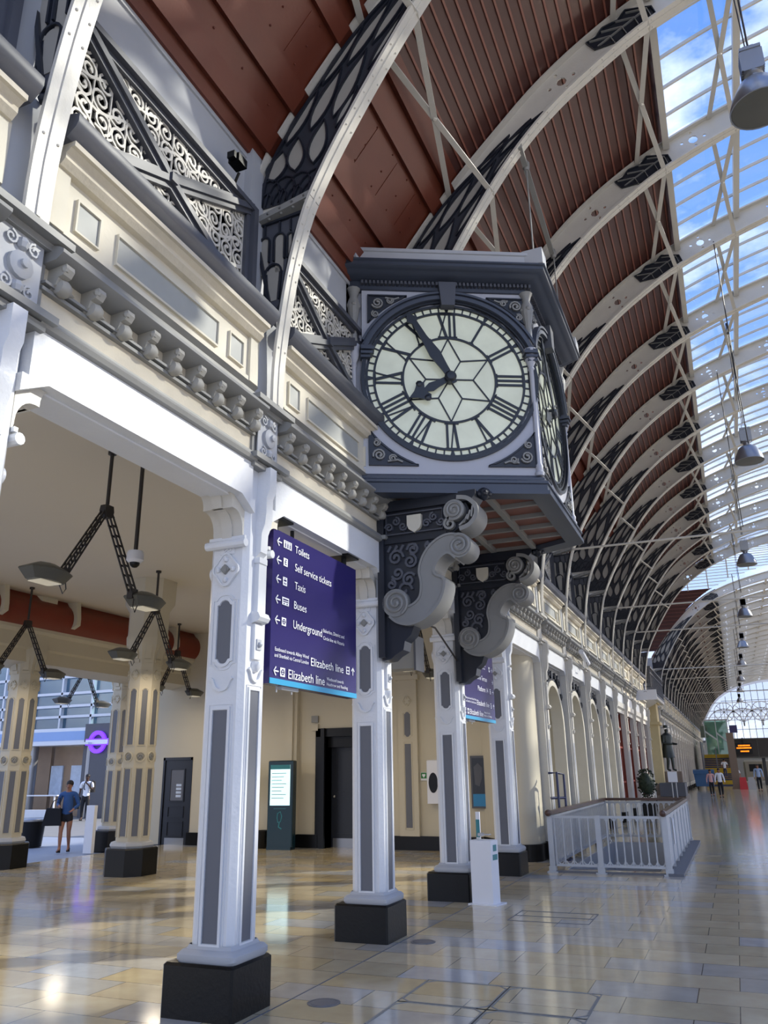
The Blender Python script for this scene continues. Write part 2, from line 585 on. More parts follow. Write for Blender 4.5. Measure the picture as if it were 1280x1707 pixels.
# back wall of side hall
mb = MB()
mb.box(-15.3, -14.05, 18.3, 18.6, 0, 5.42)
mb.box(-14.05, -13.22, 18.3, 18.6, 2.1, 5.42)
mb.box(-13.22, -9.62, 18.3, 18.6, 0, 5.42)
mb.box(-9.62, -8.3, 18.75, 18.95, 0, 5.42)
mb.box(-9.62, -9.5, 18.3, 18.95, 0, 5.42)
mb.box(-8.3, -8.2, 18.3, 18.95, 0, 5.42)
mb.box(-9.5, -8.3, 18.3, 18.8, 2.75, 5.42)
mb.box(-8.2, -4.74, 18.3, 18.6, 0, 5.42)
mb.box(-10.35, -10.0, 18.16, 18.3, 0.3, 5.42)
mb.box(-10.25, -10.1, 18.1, 18.16, 0.3, 5.42)
struct('wall_back', mb, M['creamin'], 'cream back wall of the side hall')
mb = MB()
for a in ((-13.22, -12.2), (-9.45, -9.62), (-12.2, -9.62), (-8.2, -5.35)):
    mb.box(min(a), max(a), 18.24, 18.31, 0, 0.30)
struct('baseboard_back', mb, M['black'], 'glossy black skirting along the cream back wall')
# rounded end of the cream wall
mb = MB()
p = [(-5.3, 18.31), (-4.35, 17.0)] + [(-4.05 + 0.30 * math.cos(R_(a)), 16.85 + 0.30 * math.sin(R_(a))) for a in range(180, 361, 15)] + [(-3.75, 17.28), (-4.74, 17.30), (-4.74, 18.31)]
mb.prism(p, 'z', 0, 4.05)
struct('wall_rounded_end', mb, M['creamin'], 'cream wall with a smooth rounded end beside the arches')
mb = MB()
q = [(x + (0.05 if x > -4.1 else -0.05), y - (0.05 if y < 17.5 else 0)) for x, y in p]
mb.prism(q, 'z', 0, 0.31)
struct('baseboard_rounded', mb, M['black'], 'black skirting round the rounded wall end')
# coved maroon beam and cream entablature over the outer colonnade
mb = MB()
mb.prism([(-13.95, 5.42), (-13.38, 5.42)] + [(-13.5 + 0.36 * math.cos(R_(a)) - 0.0, 5.02 + 0.36 * math.sin(R_(a))) for a in range(60, -61, -15)] + [(-13.45, 4.74), (-13.95, 4.74)], 'y', -4, 19)
struct('trim_1', mb, M['maroon'], 'rounded maroon duct along the ceiling edge')
mb = MB()
mb.prism([(-14.0, 4.74), (-13.30, 4.74), (-13.30, 4.66), (-13.42, 4.60), (-13.42, 4.32), (-13.5, 4.28), (-13.5, 4.02), (-14.0, 3.92)], 'y', -4, 19)
for y in (2.5, 8.4, 11.6, 13.6, 17.2):
    mb.prism([(-13.95, 4.74), (-13.36, 4.74), (-13.05, 4.9), (-13.05, 5.05), (-13.1, 5.42), (-13.95, 5.42)], 'y', y - 0.06, y + 0.06)
struct('trim_2', mb, M['creamin'], 'cream beam under the maroon duct')

# ================================================================== COLUMNS
def ogee(w, z0, z1, top=True, bot=True, k=0.38):
    """panel outline with stepped shoulders and a round crown"""
    h = w * 0.5
    r = h * 0.62
    pts = []
    if top:
        pts += [(h, z1 - r * 1.0), (h * 0.72, z1 - r * 0.9)]
        pts += [(r * math.cos(R_(a)), z1 - r * 0.75 + r * 0.75 * math.sin(R_(a))) for a in range(20, 161, 20)]
        pts += [(-h * 0.72, z1 - r * 0.9), (-h, z1 - r * 1.0)]
    else:
        pts += [(h, z1), (-h, z1)]
    if bot:
        pts += [(-h, z0 + r * 1.0), (-h * 0.72, z0 + r * 0.9)]
        pts += [(r * math.cos(R_(a)), z0 + r * 0.75 + r * 0.75 * math.sin(R_(a))) for a in range(200, 341, 20)]
        pts += [(h * 0.72, z0 + r * 0.9), (h, z0 + r * 1.0)]
    else:
        pts += [(-h, z0), (h, z0)]
    return pts

def grow(pts, d, cx=None, cz=None):
    xs = [p[0] for p in pts]
    zs = [p[1] for p in pts]
    cx = (min(xs) + max(xs)) / 2
    cz = (min(zs) + max(zs)) / 2
    w = (max(xs) - min(xs)) / 2
    h = (max(zs) - min(zs)) / 2
    return [(cx + (x - cx) * (w + d) / w, cz + (z - cz) * (h + d) / h) for x, z in pts]

def quatrefoil(mb, cz, y, s_=1.0):
    ring = []
    for q in range(4):
        c = (0.07 * s_ * math.cos(q * PI / 2), cz + 0.085 * s_ * math.sin(q * PI / 2))
        for a in range(-60, 61, 20):
            t = q * PI / 2 + R_(a)
            ring.append((c[0] + 0.055 * s_ * math.cos(t), c[1] + 0.055 * s_ * math.sin(t)))
    mb.prism(ring, 'y', y - 0.02 * s_, y + 0.01)
    hole = [(x * 0.72, cz + (z - cz) * 0.72) for x, z in ring]
    mb.ribbon(ring, 0.014 * s_, y - 0.033 * s_, y, closed=True)
    for q in range(4):
        mb.ball((0.075 * s_ * math.cos(q * PI / 2), y - 0.025 * s_, cz + 0.09 * s_ * math.sin(q * PI / 2)), 0.026 * s_, 8)

def column_face(t, hw, white, grey, grey2, z0=0.49, split=2.2, u2=(2.58, 3.11), quat=3.38, roll=3.62, rz=0, wscale=1.0, front=False):
    F = FR(0, 0, 0, rz)
    y = -hw
    pw = 0.135 * wscale
    fr = MB(F)
    lp = [(pw / 2, z0), (pw / 2, split), (-pw / 2, split), (-pw / 2, z0)]
    for pts, g in ((lp, 0.026),):
        fr.prism(grow(pts, g), 'y', y - 0.014, y + 0.01, holes=[grow(pts, 0.004)])
        fr.ribbon(grow(pts, g + 0.018), 0.008, y - 0.006, y, closed=True)
    op = ogee(pw, *u2)
    if not front:
        fr.prism(grow(op, 0.03), 'y', y - 0.014, y + 0.01, holes=[grow(op, 0.005)])
        fr.ribbon(grow(op, 0.052), 0.010, y - 0.008, y, closed=True)
    # scalloped moulding between the panels
    zz = (split + u2[0]) / 2
    fr.ribbon([(-pw * 0.78, zz + 0.07), (-pw * 0.62, zz + 0.05)] + [(pw * 0.52 * math.cos(R_(a)), zz + 0.03 + 0.06 * math.sin(R_(a))) for a in range(200, 341, 20)] + [(pw * 0.62, zz + 0.05), (pw * 0.78, zz + 0.07)], 0.022, y - 0.022, y)
    obj('panel_frame', fr, white, t)
    g1 = MB(F)
    g1.prism(lp, 'y', y - 0.004, y + 0.005)
    obj('inlay_panel', g1, grey, t)
    if not front:
        g2 = MB(F)
        g2.prism(op, 'y', y - 0.004, y + 0.005)
        obj('inlay_panel', g2, grey, t)
        q = MB(F)
        quatrefoil(q, quat, y)
        q.box(-0.07, 0.07, y - 0.01, y, quat + 0.14, quat + 0.22)
        for s_ in (-1, 1):
            q.ribbon(spiral(s_ * 0.025, quat + 0.18, 0.025, 0.004, 90, 1.2 * s_, 10), 0.009, y - 0.018, y)
        obj('rosette', q, white, t)
        q = MB(F)
        q.box(-0.022, 0.022, y - 0.05, y - 0.01, quat - 0.025, quat + 0.025)
        q.prism([(-0.045, quat), (0, quat - 0.045), (0.045, quat), (0, quat + 0.045)], 'y', y - 0.045, y)
        obj('rosette_boss', q, grey2, t)

def console_profile():
    # (outward, z) of the curved bracket under the beam
    p = [(0.0, 3.62)]
    p += [(0.02 + 0.0, 3.70)]
    p += [(0.02 + 0.13 * (1 - math.cos(R_(a))), 3.72 + 0.16 * math.sin(R_(a))) for a in range(0, 91, 15)]
    p += [(0.19, 3.88), (0.19, 3.92)]
    p += [(0.19 + 0.09 * (1 - math.cos(R_(a))), 3.92 + 0.09 * math.sin(R_(a))) for a in range(30, 91, 20)]
    p += [(0.30, 4.02), (0.0, 4.02)]
    return p

def front_console(w, rz=90, off=-0.19):
    """narrow applied console seen on the hall face of each support"""
    F = FR(0, 0, 0, rz)
    m = MB(F)
    y = off
    m.box(-0.06, 0.06, y - 0.03, y, 2.62, 2.92)
    m.prism([(y, 2.92), (y - 0.07, 2.94), (y - 0.09, 2.97), (y - 0.07, 3.01), (y - 0.05, 3.02), (y, 3.02)], 'x', -0.085, 0.085)
    m.box(-0.055, 0.055, y - 0.045, y, 3.02, 3.45)
    m.box(-0.065, 0.065, y - 0.055, y, 3.45, 3.50)
    m.prism([(y, 3.50), (y - 0.055, 3.55), (y - 0.06, 3.72), (y - 0.09, 3.80), (y - 0.10, 3.90), (y - 0.10, 4.05), (y - 0.13, 4.12), (y - 0.13, 4.33), (y, 4.33)], 'x', -0.055, 0.055)
    m.lathe([(0.001, -0.07), (0.03, -0.06), (0.055, -0.02), (0.055, 0.02), (0.001, 0.03)], (0, y, 2.58), 10)
    return m

def front_boss(rz=90, off=-0.19):
    m = MB(FR(0, 0, 0, rz))
    m.box(-0.035, 0.035, off - 0.04, off - 0.028, 2.70, 2.79)
    m.ball((0, off - 0.045, 2.745), 0.024, 8)
    return m

def make_column():
    t = thing('iron_column', '', 'column', (-3.87, YK(1), 0))
    m = MB()
    m.box(-0.31, 0.31, -0.285, 0.285, 0, 0.365, bev=0.018)
    obj('plinth', m, M['black'], t)
    m = MB()
    def sq(h, r, z):
        out = []
        for q in range(4):
            cx, cy = ((1, -1), (1, 1), (-1, 1), (-1, -1))[q]
            for a in (-90, -45, 0):
                tt = R_(a + 90 * q)
                out.append((0.04 + cx * (h - r) + r * math.cos(tt), cy * (h - r) + r * math.sin(tt), z))
        return out
    prof = [(0.25, 0.365), (0.262, 0.385), (0.262, 0.42), (0.24, 0.445), (0.215, 0.452), (0.205, 0.47), (0.2, 0.48)]
    vs = []
    for h, z in prof:
        vs += sq(h, 0.05, z)
    fs = [tuple(range(12))]
    for i in range(len(prof) - 1):
        fs += [(12 * i + k, 12 * i + (k + 1) % 12, 12 * i + 12 + (k + 1) % 12, 12 * i + 12 + k) for k in range(12)]
    m.add(vs, fs)
    obj('base_moulding', m, M['lgrey'], t)
    m = MB()
    c = 0.04
    h, k = 0.19, 0.045
    m.prism([(c - h + k, -h), (c + h - k, -h), (c + h, -h + k), (c + h, h - k), (c + h - k, h), (c - h + k, h), (c - h, h - k), (c - h, -h + k)], 'z', 0.45, 4.34)
    obj('shaft', m, M['white'], t)
    # shift faces by c along x
    sub = thing('faces', '', 'x')
    for rz in (0, 180, -90):
        column_face(sub, 0.19, M['white'], M['greyp'], M['mgrey'], rz=rz)
    column_face(sub, 0.19, M['white'], M['greyp'], M['mgrey'], split=2.36, rz=90, front=True)
    obj('front_console', front_console(0.11), M['white'], sub)
    obj('front_boss', front_boss(), M['lgrey'], sub)
    m = MB(FR(0, 0, 0, 0))
    for rz in (0, 180):
        for wd, yo, gx in ((0.15, 0.0, 0.0), (0.05, -0.02, 0.0)):
            m.tf = FR(0, 0, 0, rz)
            m.prism([(-0.19 - q[0] + yo, q[1]) for q in console_profile()], 'x', -wd, wd)
    obj('capital_console', m, M['white2'], sub)
    m = MB()
    for rz in (0, 180):
        m.tf = FR(0, 0, 0, rz)
        m.tube([(-0.2, -0.225, 3.60), (0.2, -0.225, 3.60)], 0.038, 10)
        m.box(-0.18, 0.18, -0.22, -0.19, 3.64, 3.67)
    obj('capital_roll', m, M['white'], sub)
    # block with pierced plate above the shaft
    m = MB()
    m.box(-0.22, 0.22, -0.22, 0.22, 4.34, 4.92)
    for z, d in ((4.30, 0.05), (4.36, 0.10), (4.86, 0.06), (4.91, 0.13)):
        m.box(-0.22 - d, 0.22 + d, -0.19 - d, 0.19 + d, z, z + 0.05)
    obj('impost_block', m, M['mgrey'], sub)
    m = MB(FR(0, 0, 0, 90))
    y = -0.235
    m.box(-0.17, 0.17, y - 0.012, y, 4.41, 4.86)
    m.lathe([(0.09, 0.0), (0.09, -0.03), (0.06, -0.045), (0.03, -0.05), (0.03, -0.07), (0.001, -0.08)], (0, y - 0.01, 4.635), 12, 'y')
    for dz in (-0.15, 0.15):
        m.ball((0, y - 0.02, 4.635 + dz), 0.045, 8)
        for sx in (-1, 1):
            m.ribbon(spiral(sx * 0.09, 4.635 + dz, 0.05, 0.01, 90, sx * 1.3, 12), 0.014, y - 0.03, y)
    obj('pierced_plate', m, M['lgrey'], sub)
    for ch in list(sub.children):
        ch.parent = t
        ch.location.x = 0.04
    bpy.data.objects.remove(sub)
    return t

C0 = make_column()
col_labels = {0: 'white iron column at the left edge of the view, only its lit upper part showing',
              1: 'nearest full white iron column with grey panels, left of the purple sign',
              2: 'white iron column with grey panels between the first sign and the first scroll bracket',
              3: 'white iron column on a black plinth beside the white hand sanitiser stand',
              4: 'white iron column on a black plinth just before the rounded cream wall end'}
for k in range(0, 5):
    if k == 1:
        C0['label'] = col_labels[1]
        C0['group'] = 'front row of iron columns'
    else:
        dup(C0, (-3.87, YK(k), 0), col_labels[k], group='front row of iron columns')

# pilasters further along the wall
def make_pilaster():
    t = thing('wall_pilaster', '', 'pilaster', (WX, YK(5), 0), 90)
    m = MB()
    m.box(-0.19, 0.19, 0.0, 0.5, 0.3, 4.34)
    m.box(-0.12, 0.12, -0.03, 0.0, 0.3, 4.34)
    obj('shaft', m, M['white2'], t)
    m = MB()
    m.box(-0.24, 0.24, -0.07, 0.5, 0, 0.32)
    obj('plinth', m, M['black'], t)
    obj('front_console', front_console(0.11, 0, -0.03), M['white2'], t)
    m = MB()
    m.box(-0.055, 0.055, -0.036, -0.028, 0.5, 2.3)
    obj('inlay_panel', m, M['lgrey'], t)
    m = MB()
    m.box(-0.20, 0.20, 0.0, 0.4, 4.34, 4.92)
    for z, d in ((4.30, 0.05), (4.36, 0.08), (4.86, 0.06), (4.91, 0.11)):
        m.box(-0.2 - d, 0.2 + d, -0.02 - d, 0.3, z, z + 0.05)
    obj('impost_block', m, M['white2'], t)
    return t
P0 = make_pilaster()
plabs = {5: 'pilaster between the rounded wall end and the first arch', 6: 'pilaster between the first and second arches', 7: 'pilaster between the second and third arches', 8: 'pilaster between the third and fourth arches', 9: 'pilaster between the fourth arch and the tall dark windows'}
def plab(k):
    if k in plabs:
        return 'cream ' + plabs[k]
    if k < 14:
        return 'cream pilaster, %s among the tall dark windows, counted from the arches' % ORD[k - 9]
    return 'distant cream pilaster, %s beyond the bronze statue' % ORD[k - 15]
for k in list(range(5, 14)) + list(range(16, 39)):
    if k == 5:
        P0['label'] = plab(5)
        P0['group'] = 'wall pilasters'
    else:
        dup(P0, (WX, YK(k), 0), plab(k), group='wall pilasters')

# ================================================================== BEAM BAYS
def make_entab():
    t = thing('beam_bay', '', 'beam', (WX, YK(0), 0), 90)
    a, b = 0.20, SP - 0.20
    m = MB()
    m.box(a, b, 0.0, 0.38, 4.0, 4.34)
    m.box(a, b, 0.10, 0.28, 3.985, 4.0)
    for x0, x1 in ((a - 0.05, a + 0.16), (b - 0.16, b + 0.05)):
        m.prism([(x0, 4.0), (x1 if x0 < 1 else x1, 4.0), (x1 if x0 > 1 else x0, 3.88)], 'y', 0.0, 0.3)
    obj('lintel', m, M['white'], t)
    m = MB()
    m.prism([(0.0, 4.33), (-0.035, 4.34), (-0.05, 4.37), (-0.03, 4.40), (-0.03, 4.42), (0.05, 4.44), (0.3, 4.44), (0.3, 4.33)], 'x', a, b)
    obj('lower_moulding', m, M['mgrey'], t)
    m = MB()
    m.box(a, b, 0.03, 0.4, 4.43, 4.80)
    obj('plain_frieze', m, M['stone'], t)
    m = MB()
    m.box(a, b, -0.01, 0.05, 4.60, 4.625)
    m.box(a, b, -0.03, 0.05, 4.64, 4.66)
    m.prism([(0.05, 4.78), (-0.10, 4.79), (-0.15, 4.83), (-0.15, 4.855), (-0.11, 4.88), (0.0, 4.92), (0.02, 5.04), (-0.02, 5.07), (0.02, 5.10), (0.3, 5.10), (0.3, 4.78)], 'x', a, b)
    obj('shelf_moulding', m, M['mgrey'], t)
    n = 9
    for i in range(n):
        x = a + 0.10 + (b - a - 0.20) * i / (n - 1)
        m = MB(Matrix.Translation((x, 0, 0)))
        m.prism([(0.05, 4.79), (-0.12, 4.79), (-0.125, 4.76), (-0.10, 4.72), (-0.06, 4.71), (-0.045, 4.66), (0.05, 4.60)], 'x', -0.035, 0.035)
        m.lathe([(0.001, -0.045), (0.05, -0.03), (0.062, 0.01), (0.05, 0.05), (0.018, 0.075), (0.001, 0.12)], (0.02, -0.035, 4.665), 10, 'x')
        m.ball((-0.02, -0.1, 4.76), 0.028, 8)
        obj('corbel', m, M['corbel'], t)
    m = MB()
    z0, z1 = 5.10, 5.56
    pan = [(0.42, 0.64), (0.82, SP - 0.82), (SP - 0.64, SP - 0.42)]
    m.prism([(a, z0), (b, z0), (b, z1), (a, z1)], 'y', 0.03, 0.3, holes=[])
    for x0, x1 in pan:
        m.ribbon([(x0, 5.19), (x1, 5.19), (x1, 5.43), (x0, 5.43)], 0.02, 0.005, 0.03, closed=True)
    m.box(a, b, 0.01, 0.05, 5.10, 5.14)
    m.box(a - 0.02, a + 0.12, 0.0, 0.05, 5.10, 5.56)
    m.box(b - 0.12, b + 0.02, 0.0, 0.05, 5.10, 5.56)
    obj('panelled_frieze', m, M['cream'], t)
    for x0, x1 in pan:
        m = MB()
        m.box(x0 + 0.01, x1 - 0.01, 0.022, 0.03, 5.20, 5.42)
        obj('inlay_panel', m, M['frieze'], t)
    m = MB()
    m.prism([(0.1, 5.54), (-0.02, 5.55), (-0.06, 5.59), (-0.06, 5.63), (-0.10, 5.66), (-0.13, 5.66), (-0.13, 5.70), (0.2, 5.70), (0.2, 5.54)], 'x', a, b)
    obj('cornice', m, M['stone'], t)
    m = MB()
    m.prism([(0.2, 5.70), (-0.10, 5.70), (-0.17, 5.76), (-0.19, 5.80), (-0.19, 5.86), (-0.12, 5.88), (0.06, 5.90), (0.2, 5.90)], 'x', a - 0.05, b + 0.05)
    obj('ledge', m, M['slate'], t)
    return t
E0 = make_entab()

def baylab(k, what):
    nm = {-1: 'at the extreme left edge of the view', 0: 'between the left edge column and the nearest full column', 1: 'between the nearest full column and the clock', 2: 'directly behind the clock', 3: 'just past the clock brackets', 4: 'above the rounded cream wall end'}
    if k in nm:
        return '%s %s' % (what, nm[k])
    if 5 <= k <= 8:
        return '%s above the %s arch' % (what, ORD[k - 4])
    if k <= 12:
        return '%s above the %s tall dark window' % (what, ORD[k - 8])
    return 'distant %s, %s bay beyond the bronze statue' % (what, ORD[k - 15])
for k in list(range(-1, 13)) + list(range(16, 38)):
    l = baylab(k, 'cream moulded beam with shell corbels')
    if k == 0:
        E0['label'] = l
        E0['group'] = 'moulded beams along the wall'
    else:
        dup(E0, (WX, YK(k), 0), l, group='moulded beams along the wall')

# ================================================================== PIERCED SCREENS
def make_screen():
    t = thing('pierced_screen', '', 'screen', (WX, YK(0), 0), 90)
    x0, x1, z0, z1 = 0.20, SP - 0.20, 5.88, 7.06
    cx, cz = 1.42, 6.42
    m = MB()
    for w, y0, y1 in ((0.13, 0.10, 0.30), (0.07, 0.05, 0.12)):
        m.box(x0, x0 + w, y0, y1, z0, z1)
        m.box(x1 - w, x1, y0, y1, z0, z1)
        m.box(x0, x1, y0, y1, z0, z0 + w * 0.6)
        m.box(x0, x1, y0, y1, z1 - w * 0.8, z1)
    obj('frame', m, M['slate'], t)
    m = MB()
    for px, pz in ((x0 + .05, z0), (x1 - .05, z0), (x0 + .05, z1), (x1 - .05, z1)):
        m.ribbon([(cx, cz), (px, pz)], 0.15, 0.09, 0.22)
        m.ribbon([(cx, cz), (px, pz)], 0.06, 0.06, 0.12)
    m.box(cx - 0.04, cx + 0.04, 0.04, 0.12, cz - 0.04, cz + 0.04)
    obj('cross_brace', m, M['slate'], t)
    m = MB()
    r = random.Random(3)
    y0, y1 = 0.135, 0.15
    for i in range(13):
        x = x0 + 0.16 + i * 0.185
        m.ribbon([(x, z0 + 0.05), (x, z1 - 0.1)], 0.012, y0, y1)
    for j in range(6):
        for i in range(12):
            x = x0 + 0.24 + i * 0.185 + (0.0 if j % 2 else 0.04)
            z = z0 + 0.15 + j * 0.17
            sg = 1 if (i + j) % 2 else -1
            if x > x1 - 0.16 or z > z1 - 0.16:
                continue
            a0 = r.choice((20, 110, 200, 290))
            m.ribbon(spiral(x, z, 0.102, 0.018, a0, 1.65 * sg, 18), [0.021] * 16 + [0.03, 0.038, 0.04], y0, y1)
    for j in range(5):
        z = z0 + 0.2 + 0.21 * j
        m.ribbon([(x0 + 0.1 + 0.1 * i, z + 0.085 * math.sin(i * 0.8 + j * 1.3)) for i in range(24)], 0.026, y0, y1)
    obj('scrollwork', m, M['white2'], t)
    return t
T0 = make_screen()
for k in list(range(-1, 13)) + list(range(16, 38)):
    l = baylab(k, 'white scrollwork screen with dark cross')
    if k == 0:
        T0['label'] = l
        T0['group'] = 'scrollwork screens'
    elif k in (2,):
        continue
    else:
        dup(T0, (WX, YK(k), 0), l, group='scrollwork screens')

# vertical wall strips behind the ribs
def make_backer():
    m = MB()
    m.box(-0.26, 0.26, 0.12, 0.4, 4.96, 7.8)
    m.box(-0.20, 0.20, 0.02, 0.14, 4.96, 5.9)
    return m
B0 = obj('wall_strip', make_backer(), M['lgrey'])
B0.location = (WX, YK(0), 0)
B0.rotation_euler = (0, 0, PI / 2)
B0['kind'] = 'structure'
for k in list(range(1, 14)) + list(range(16, 39)):
    c = B0.copy()
    COL.objects.link(c)
    c.location = (WX, YK(k), 0)

# ================================================================== LOWER WALL: ARCHES AND TALL WINDOWS
def make_arch():
    t = thing('arched_opening', '', 'arch', (WX, YK(5), 0), 90)
    cx = SP / 2
    r, sp = 0.94, 2.62
    a, b = 0.19, SP - 0.19
    hole = [(cx + r, 0.0)] + arc(cx, sp, r, 0, 180, 20) + [(cx - r, 0.0)]
    outer = [(a, 0), (cx - r - 0.1, 0)] + [(p[0], p[1]) for p in reversed(arc(cx, sp, r + 0.10, 0, 180, 20))] + [(cx + r + 0.1, 0), (b, 0), (b, 4.0), (a, 4.0)]
    m = MB()
    m.prism(outer, 'y', 0.14, 0.34)
    obj('spandrel', m, M['mgrey'], t)
    m = MB()
    m.ribbon([(cx + r + 0.05, 0)] + arc(cx, sp, r + 0.05, 0, 180, 24) + [(cx - r - 0.05, 0)], 0.12, 0.08, 0.36)
    obj('arch_rim', m, M['cream'], t)
    m = MB()
    m.ribbon([(cx + r + 0.14, 0)] + arc(cx, sp, r + 0.14, 0, 180, 24) + [(cx - r - 0.14, 0)], 0.035, 0.09, 0.2)
    m.lathe([(0.001, 0), (0.10, 0.0), (0.10, -0.05), (0.05, -0.06), (0.001, -0.08)], (cx, 0.14, 3.80), 12, 'y')
    for s_ in (-1, 1):
        m.ribbon(spiral(cx + s_ * 0.68, 3.68, 0.16, 0.03, 90, 1.5 * s_, 20), 0.035, 0.07, 0.14)
        m.ribbon(spiral(cx + s_ * 0.98, 3.35, 0.09, 0.02, 0, 1.4 * s_, 16), 0.03, 0.08, 0.14)
        m.ribbon(spiral(cx + s_ * 0.36, 3.82, 0.09, 0.02, 180, 1.4 * s_, 16), 0.03, 0.08, 0.14)
    obj('spandrel_ornament', m, M['navy'], t)
    m = MB()
    m.box(a, b, 0.95, 1.1, 0, 4.0)
    m.box(a, cx - r - 0.11, 0.33, 0.96, 0, 4.0)
    m.box(cx + r + 0.11, b, 0.33, 0.96, 0, 4.0)
    m.box(a, b, 0.33, 1.1, 3.7, 4.0)
    obj('recess_wall', m, M['cream'], t)
    m = MB()
    m.box(cx - 0.45, cx + 0.5, 0.90, 0.96, 0, 2.6)
    m.box(cx - 0.38, cx + 0.43, 0.88, 0.91, 0.1, 2.5)
    obj('recess_door', m, M['white2'], t)
    return t
A0 = make_arch()
A0['label'] = 'first cream arched recess after the rounded wall end'
A0['group'] = 'arched recesses'
for k in (6, 7, 8):
    dup(A0, (WX, YK(k), 0), '%s cream arched recess counted from the rounded wall end' % ORD[k - 4], group='arched recesses')

def make_tall():
    t = thing('window_1', '', 'window', (WX, YK(9), 0), 90)
    del t['category']
    t['kind'] = 'structure'
    a, b = 0.19, SP - 0.19
    m = MB()
    m.box(a, b, 0.05, 0.4, 0.0, 0.55)
    m.box(a, b, 0.0, 0.42, 0.50, 0.58)
    m.box(a, b, 0.1, 0.4, 3.75, 4.0)
    obj('sill', m, M['cream'], t)
    m = MB()
    m.box(a, a + 0.09, 0.16, 0.30, 0.55, 3.75)
    m.box(b - 0.09, b, 0.16, 0.30, 0.55, 3.75)
    for x in (0.85, 1.456, 2.06):
        m.box(x - 0.03, x + 0.03, 0.18, 0.28, 0.55, 3.75)
    for z in (1.2, 2.4, 3.1):
        m.box(a, b, 0.18, 0.28, z, z + 0.06)
    obj('window_frame', m, M['maroon'], t)
    m = MB()
    m.box(a, b, 0.24, 0.26, 0.55, 3.75)
    obj('pane', m, M['navy'], t)
    m = MB()
    m.box(a, b, 0.02, 0.12, 3.62, 3.74)
    m.prism([(0.02, 3.74), (-0.05, 3.8), (-0.05, 3.98), (0.1, 3.98)], 'x', a, b)
    obj('window_hood', m, M['white2'], t)
    return t
V0 = make_tall()
n_ = 1
for k in [10, 11, 12] + list(range(16, 38)):
    n_ += 1
    c = copy_tree(V0)
    c.location = (WX, YK(k), 0)
    c.name = 'window_%d' % n_
    c['label'] = ('%s tall dark window after the arches' % ORD[k - 8]) if k < 14 else 'distant tall dark window, %s beyond the statue' % ORD[k - 15]
V0['label'] = 'first tall dark window after the arches'

# ================================================================== ROOF
CXR = 6.1
INP = [(-3.50, 4.96), (-3.49, 5.4), (-3.42, 6.02), (-3.33, 6.54), (-3.20, 7.03), (-3.03, 7.42), (-2.83, 7.80), (-2.45, 8.44), (-2.03, 9.08), (-1.6, 9.64), (-1.1, 10.14), (-0.5, 10.58), (0.23, 11.01), (1.3, 11.43), (2.6, 11.80), (4.2, 12.1), (6.1, 12.2)]
OUTP = [(-3.80, 6.9), (-3.79, 7.3), (-3.70, 7.74), (-3.42, 8.20), (-3.0, 8.76), (-2.47, 9.40), (-1.9, 9.98), (-1.3, 10.55), (-0.65, 11.02), (0.12, 11.44), (1.2, 11.84), (2.5, 12.17), (4.2, 12.47), (6.1, 12.57)]
def dense(pts, per=6):
    l = catmull(pts, per)
    return l
def resample(pts, n):
    d = [0]
    for i in range(1, len(pts)):
        d.append(d[-1] + math.dist(pts[i], pts[i - 1]))
    out = []
    j = 0
    for i in range(n + 1):
        s_ = d[-1] * i / n
        while j < len(d) - 2 and d[j + 1] < s_:
            j += 1
        t = (s_ - d[j]) / max(1e-9, d[j + 1] - d[j])
        out.append((pts[j][0] + (pts[j + 1][0] - pts[j][0]) * t, pts[j][1] + (pts[j + 1][1] - pts[j][1]) * t))
    return out
IND, OUTD = dense(INP), dense(OUTP)
def mirror(l):
    return l + [(2 * CXR - x, z) for x, z in reversed(l[:-1])]
IN_UP = resample([p for p in IND if p[1] > 7.12], 120)      # from the bracket to the crown
OUT_UP = resample([p for p in OUTD if p[1] > 7.10], 120)
LEN = sum(math.dist(IN_UP[i], IN_UP[i + 1]) for i in range(120))
def RP(s_, t):
    """s_: metres along the inner curve above the bracket; t: 0 inner edge, 1 outer edge"""
    u = max(0, min(119.999, s_ / LEN * 120))
    i = int(u)
    f = u - i
    a = (IN_UP[i][0] * (1 - f) + IN_UP[i + 1][0] * f, IN_UP[i][1] * (1 - f) + IN_UP[i + 1][1] * f)
    b = (OUT_UP[i][0] * (1 - f) + OUT_UP[i + 1][0] * f, OUT_UP[i][1] * (1 - f) + OUT_UP[i + 1][1] * f)
    return (a[0] + (b[0] - a[0]) * t, a[1] + (b[1] - a[1]) * t)
def s_at_x(x):
    return min((abs(RP(i * 0.02, 0)[0] - x), i * 0.02) for i in range(int(LEN / 0.02)))[1]
SJ = s_at_x(0.23)     # edge of the glazing
SE = s_at_x(-1.15)    # end of the first ornament

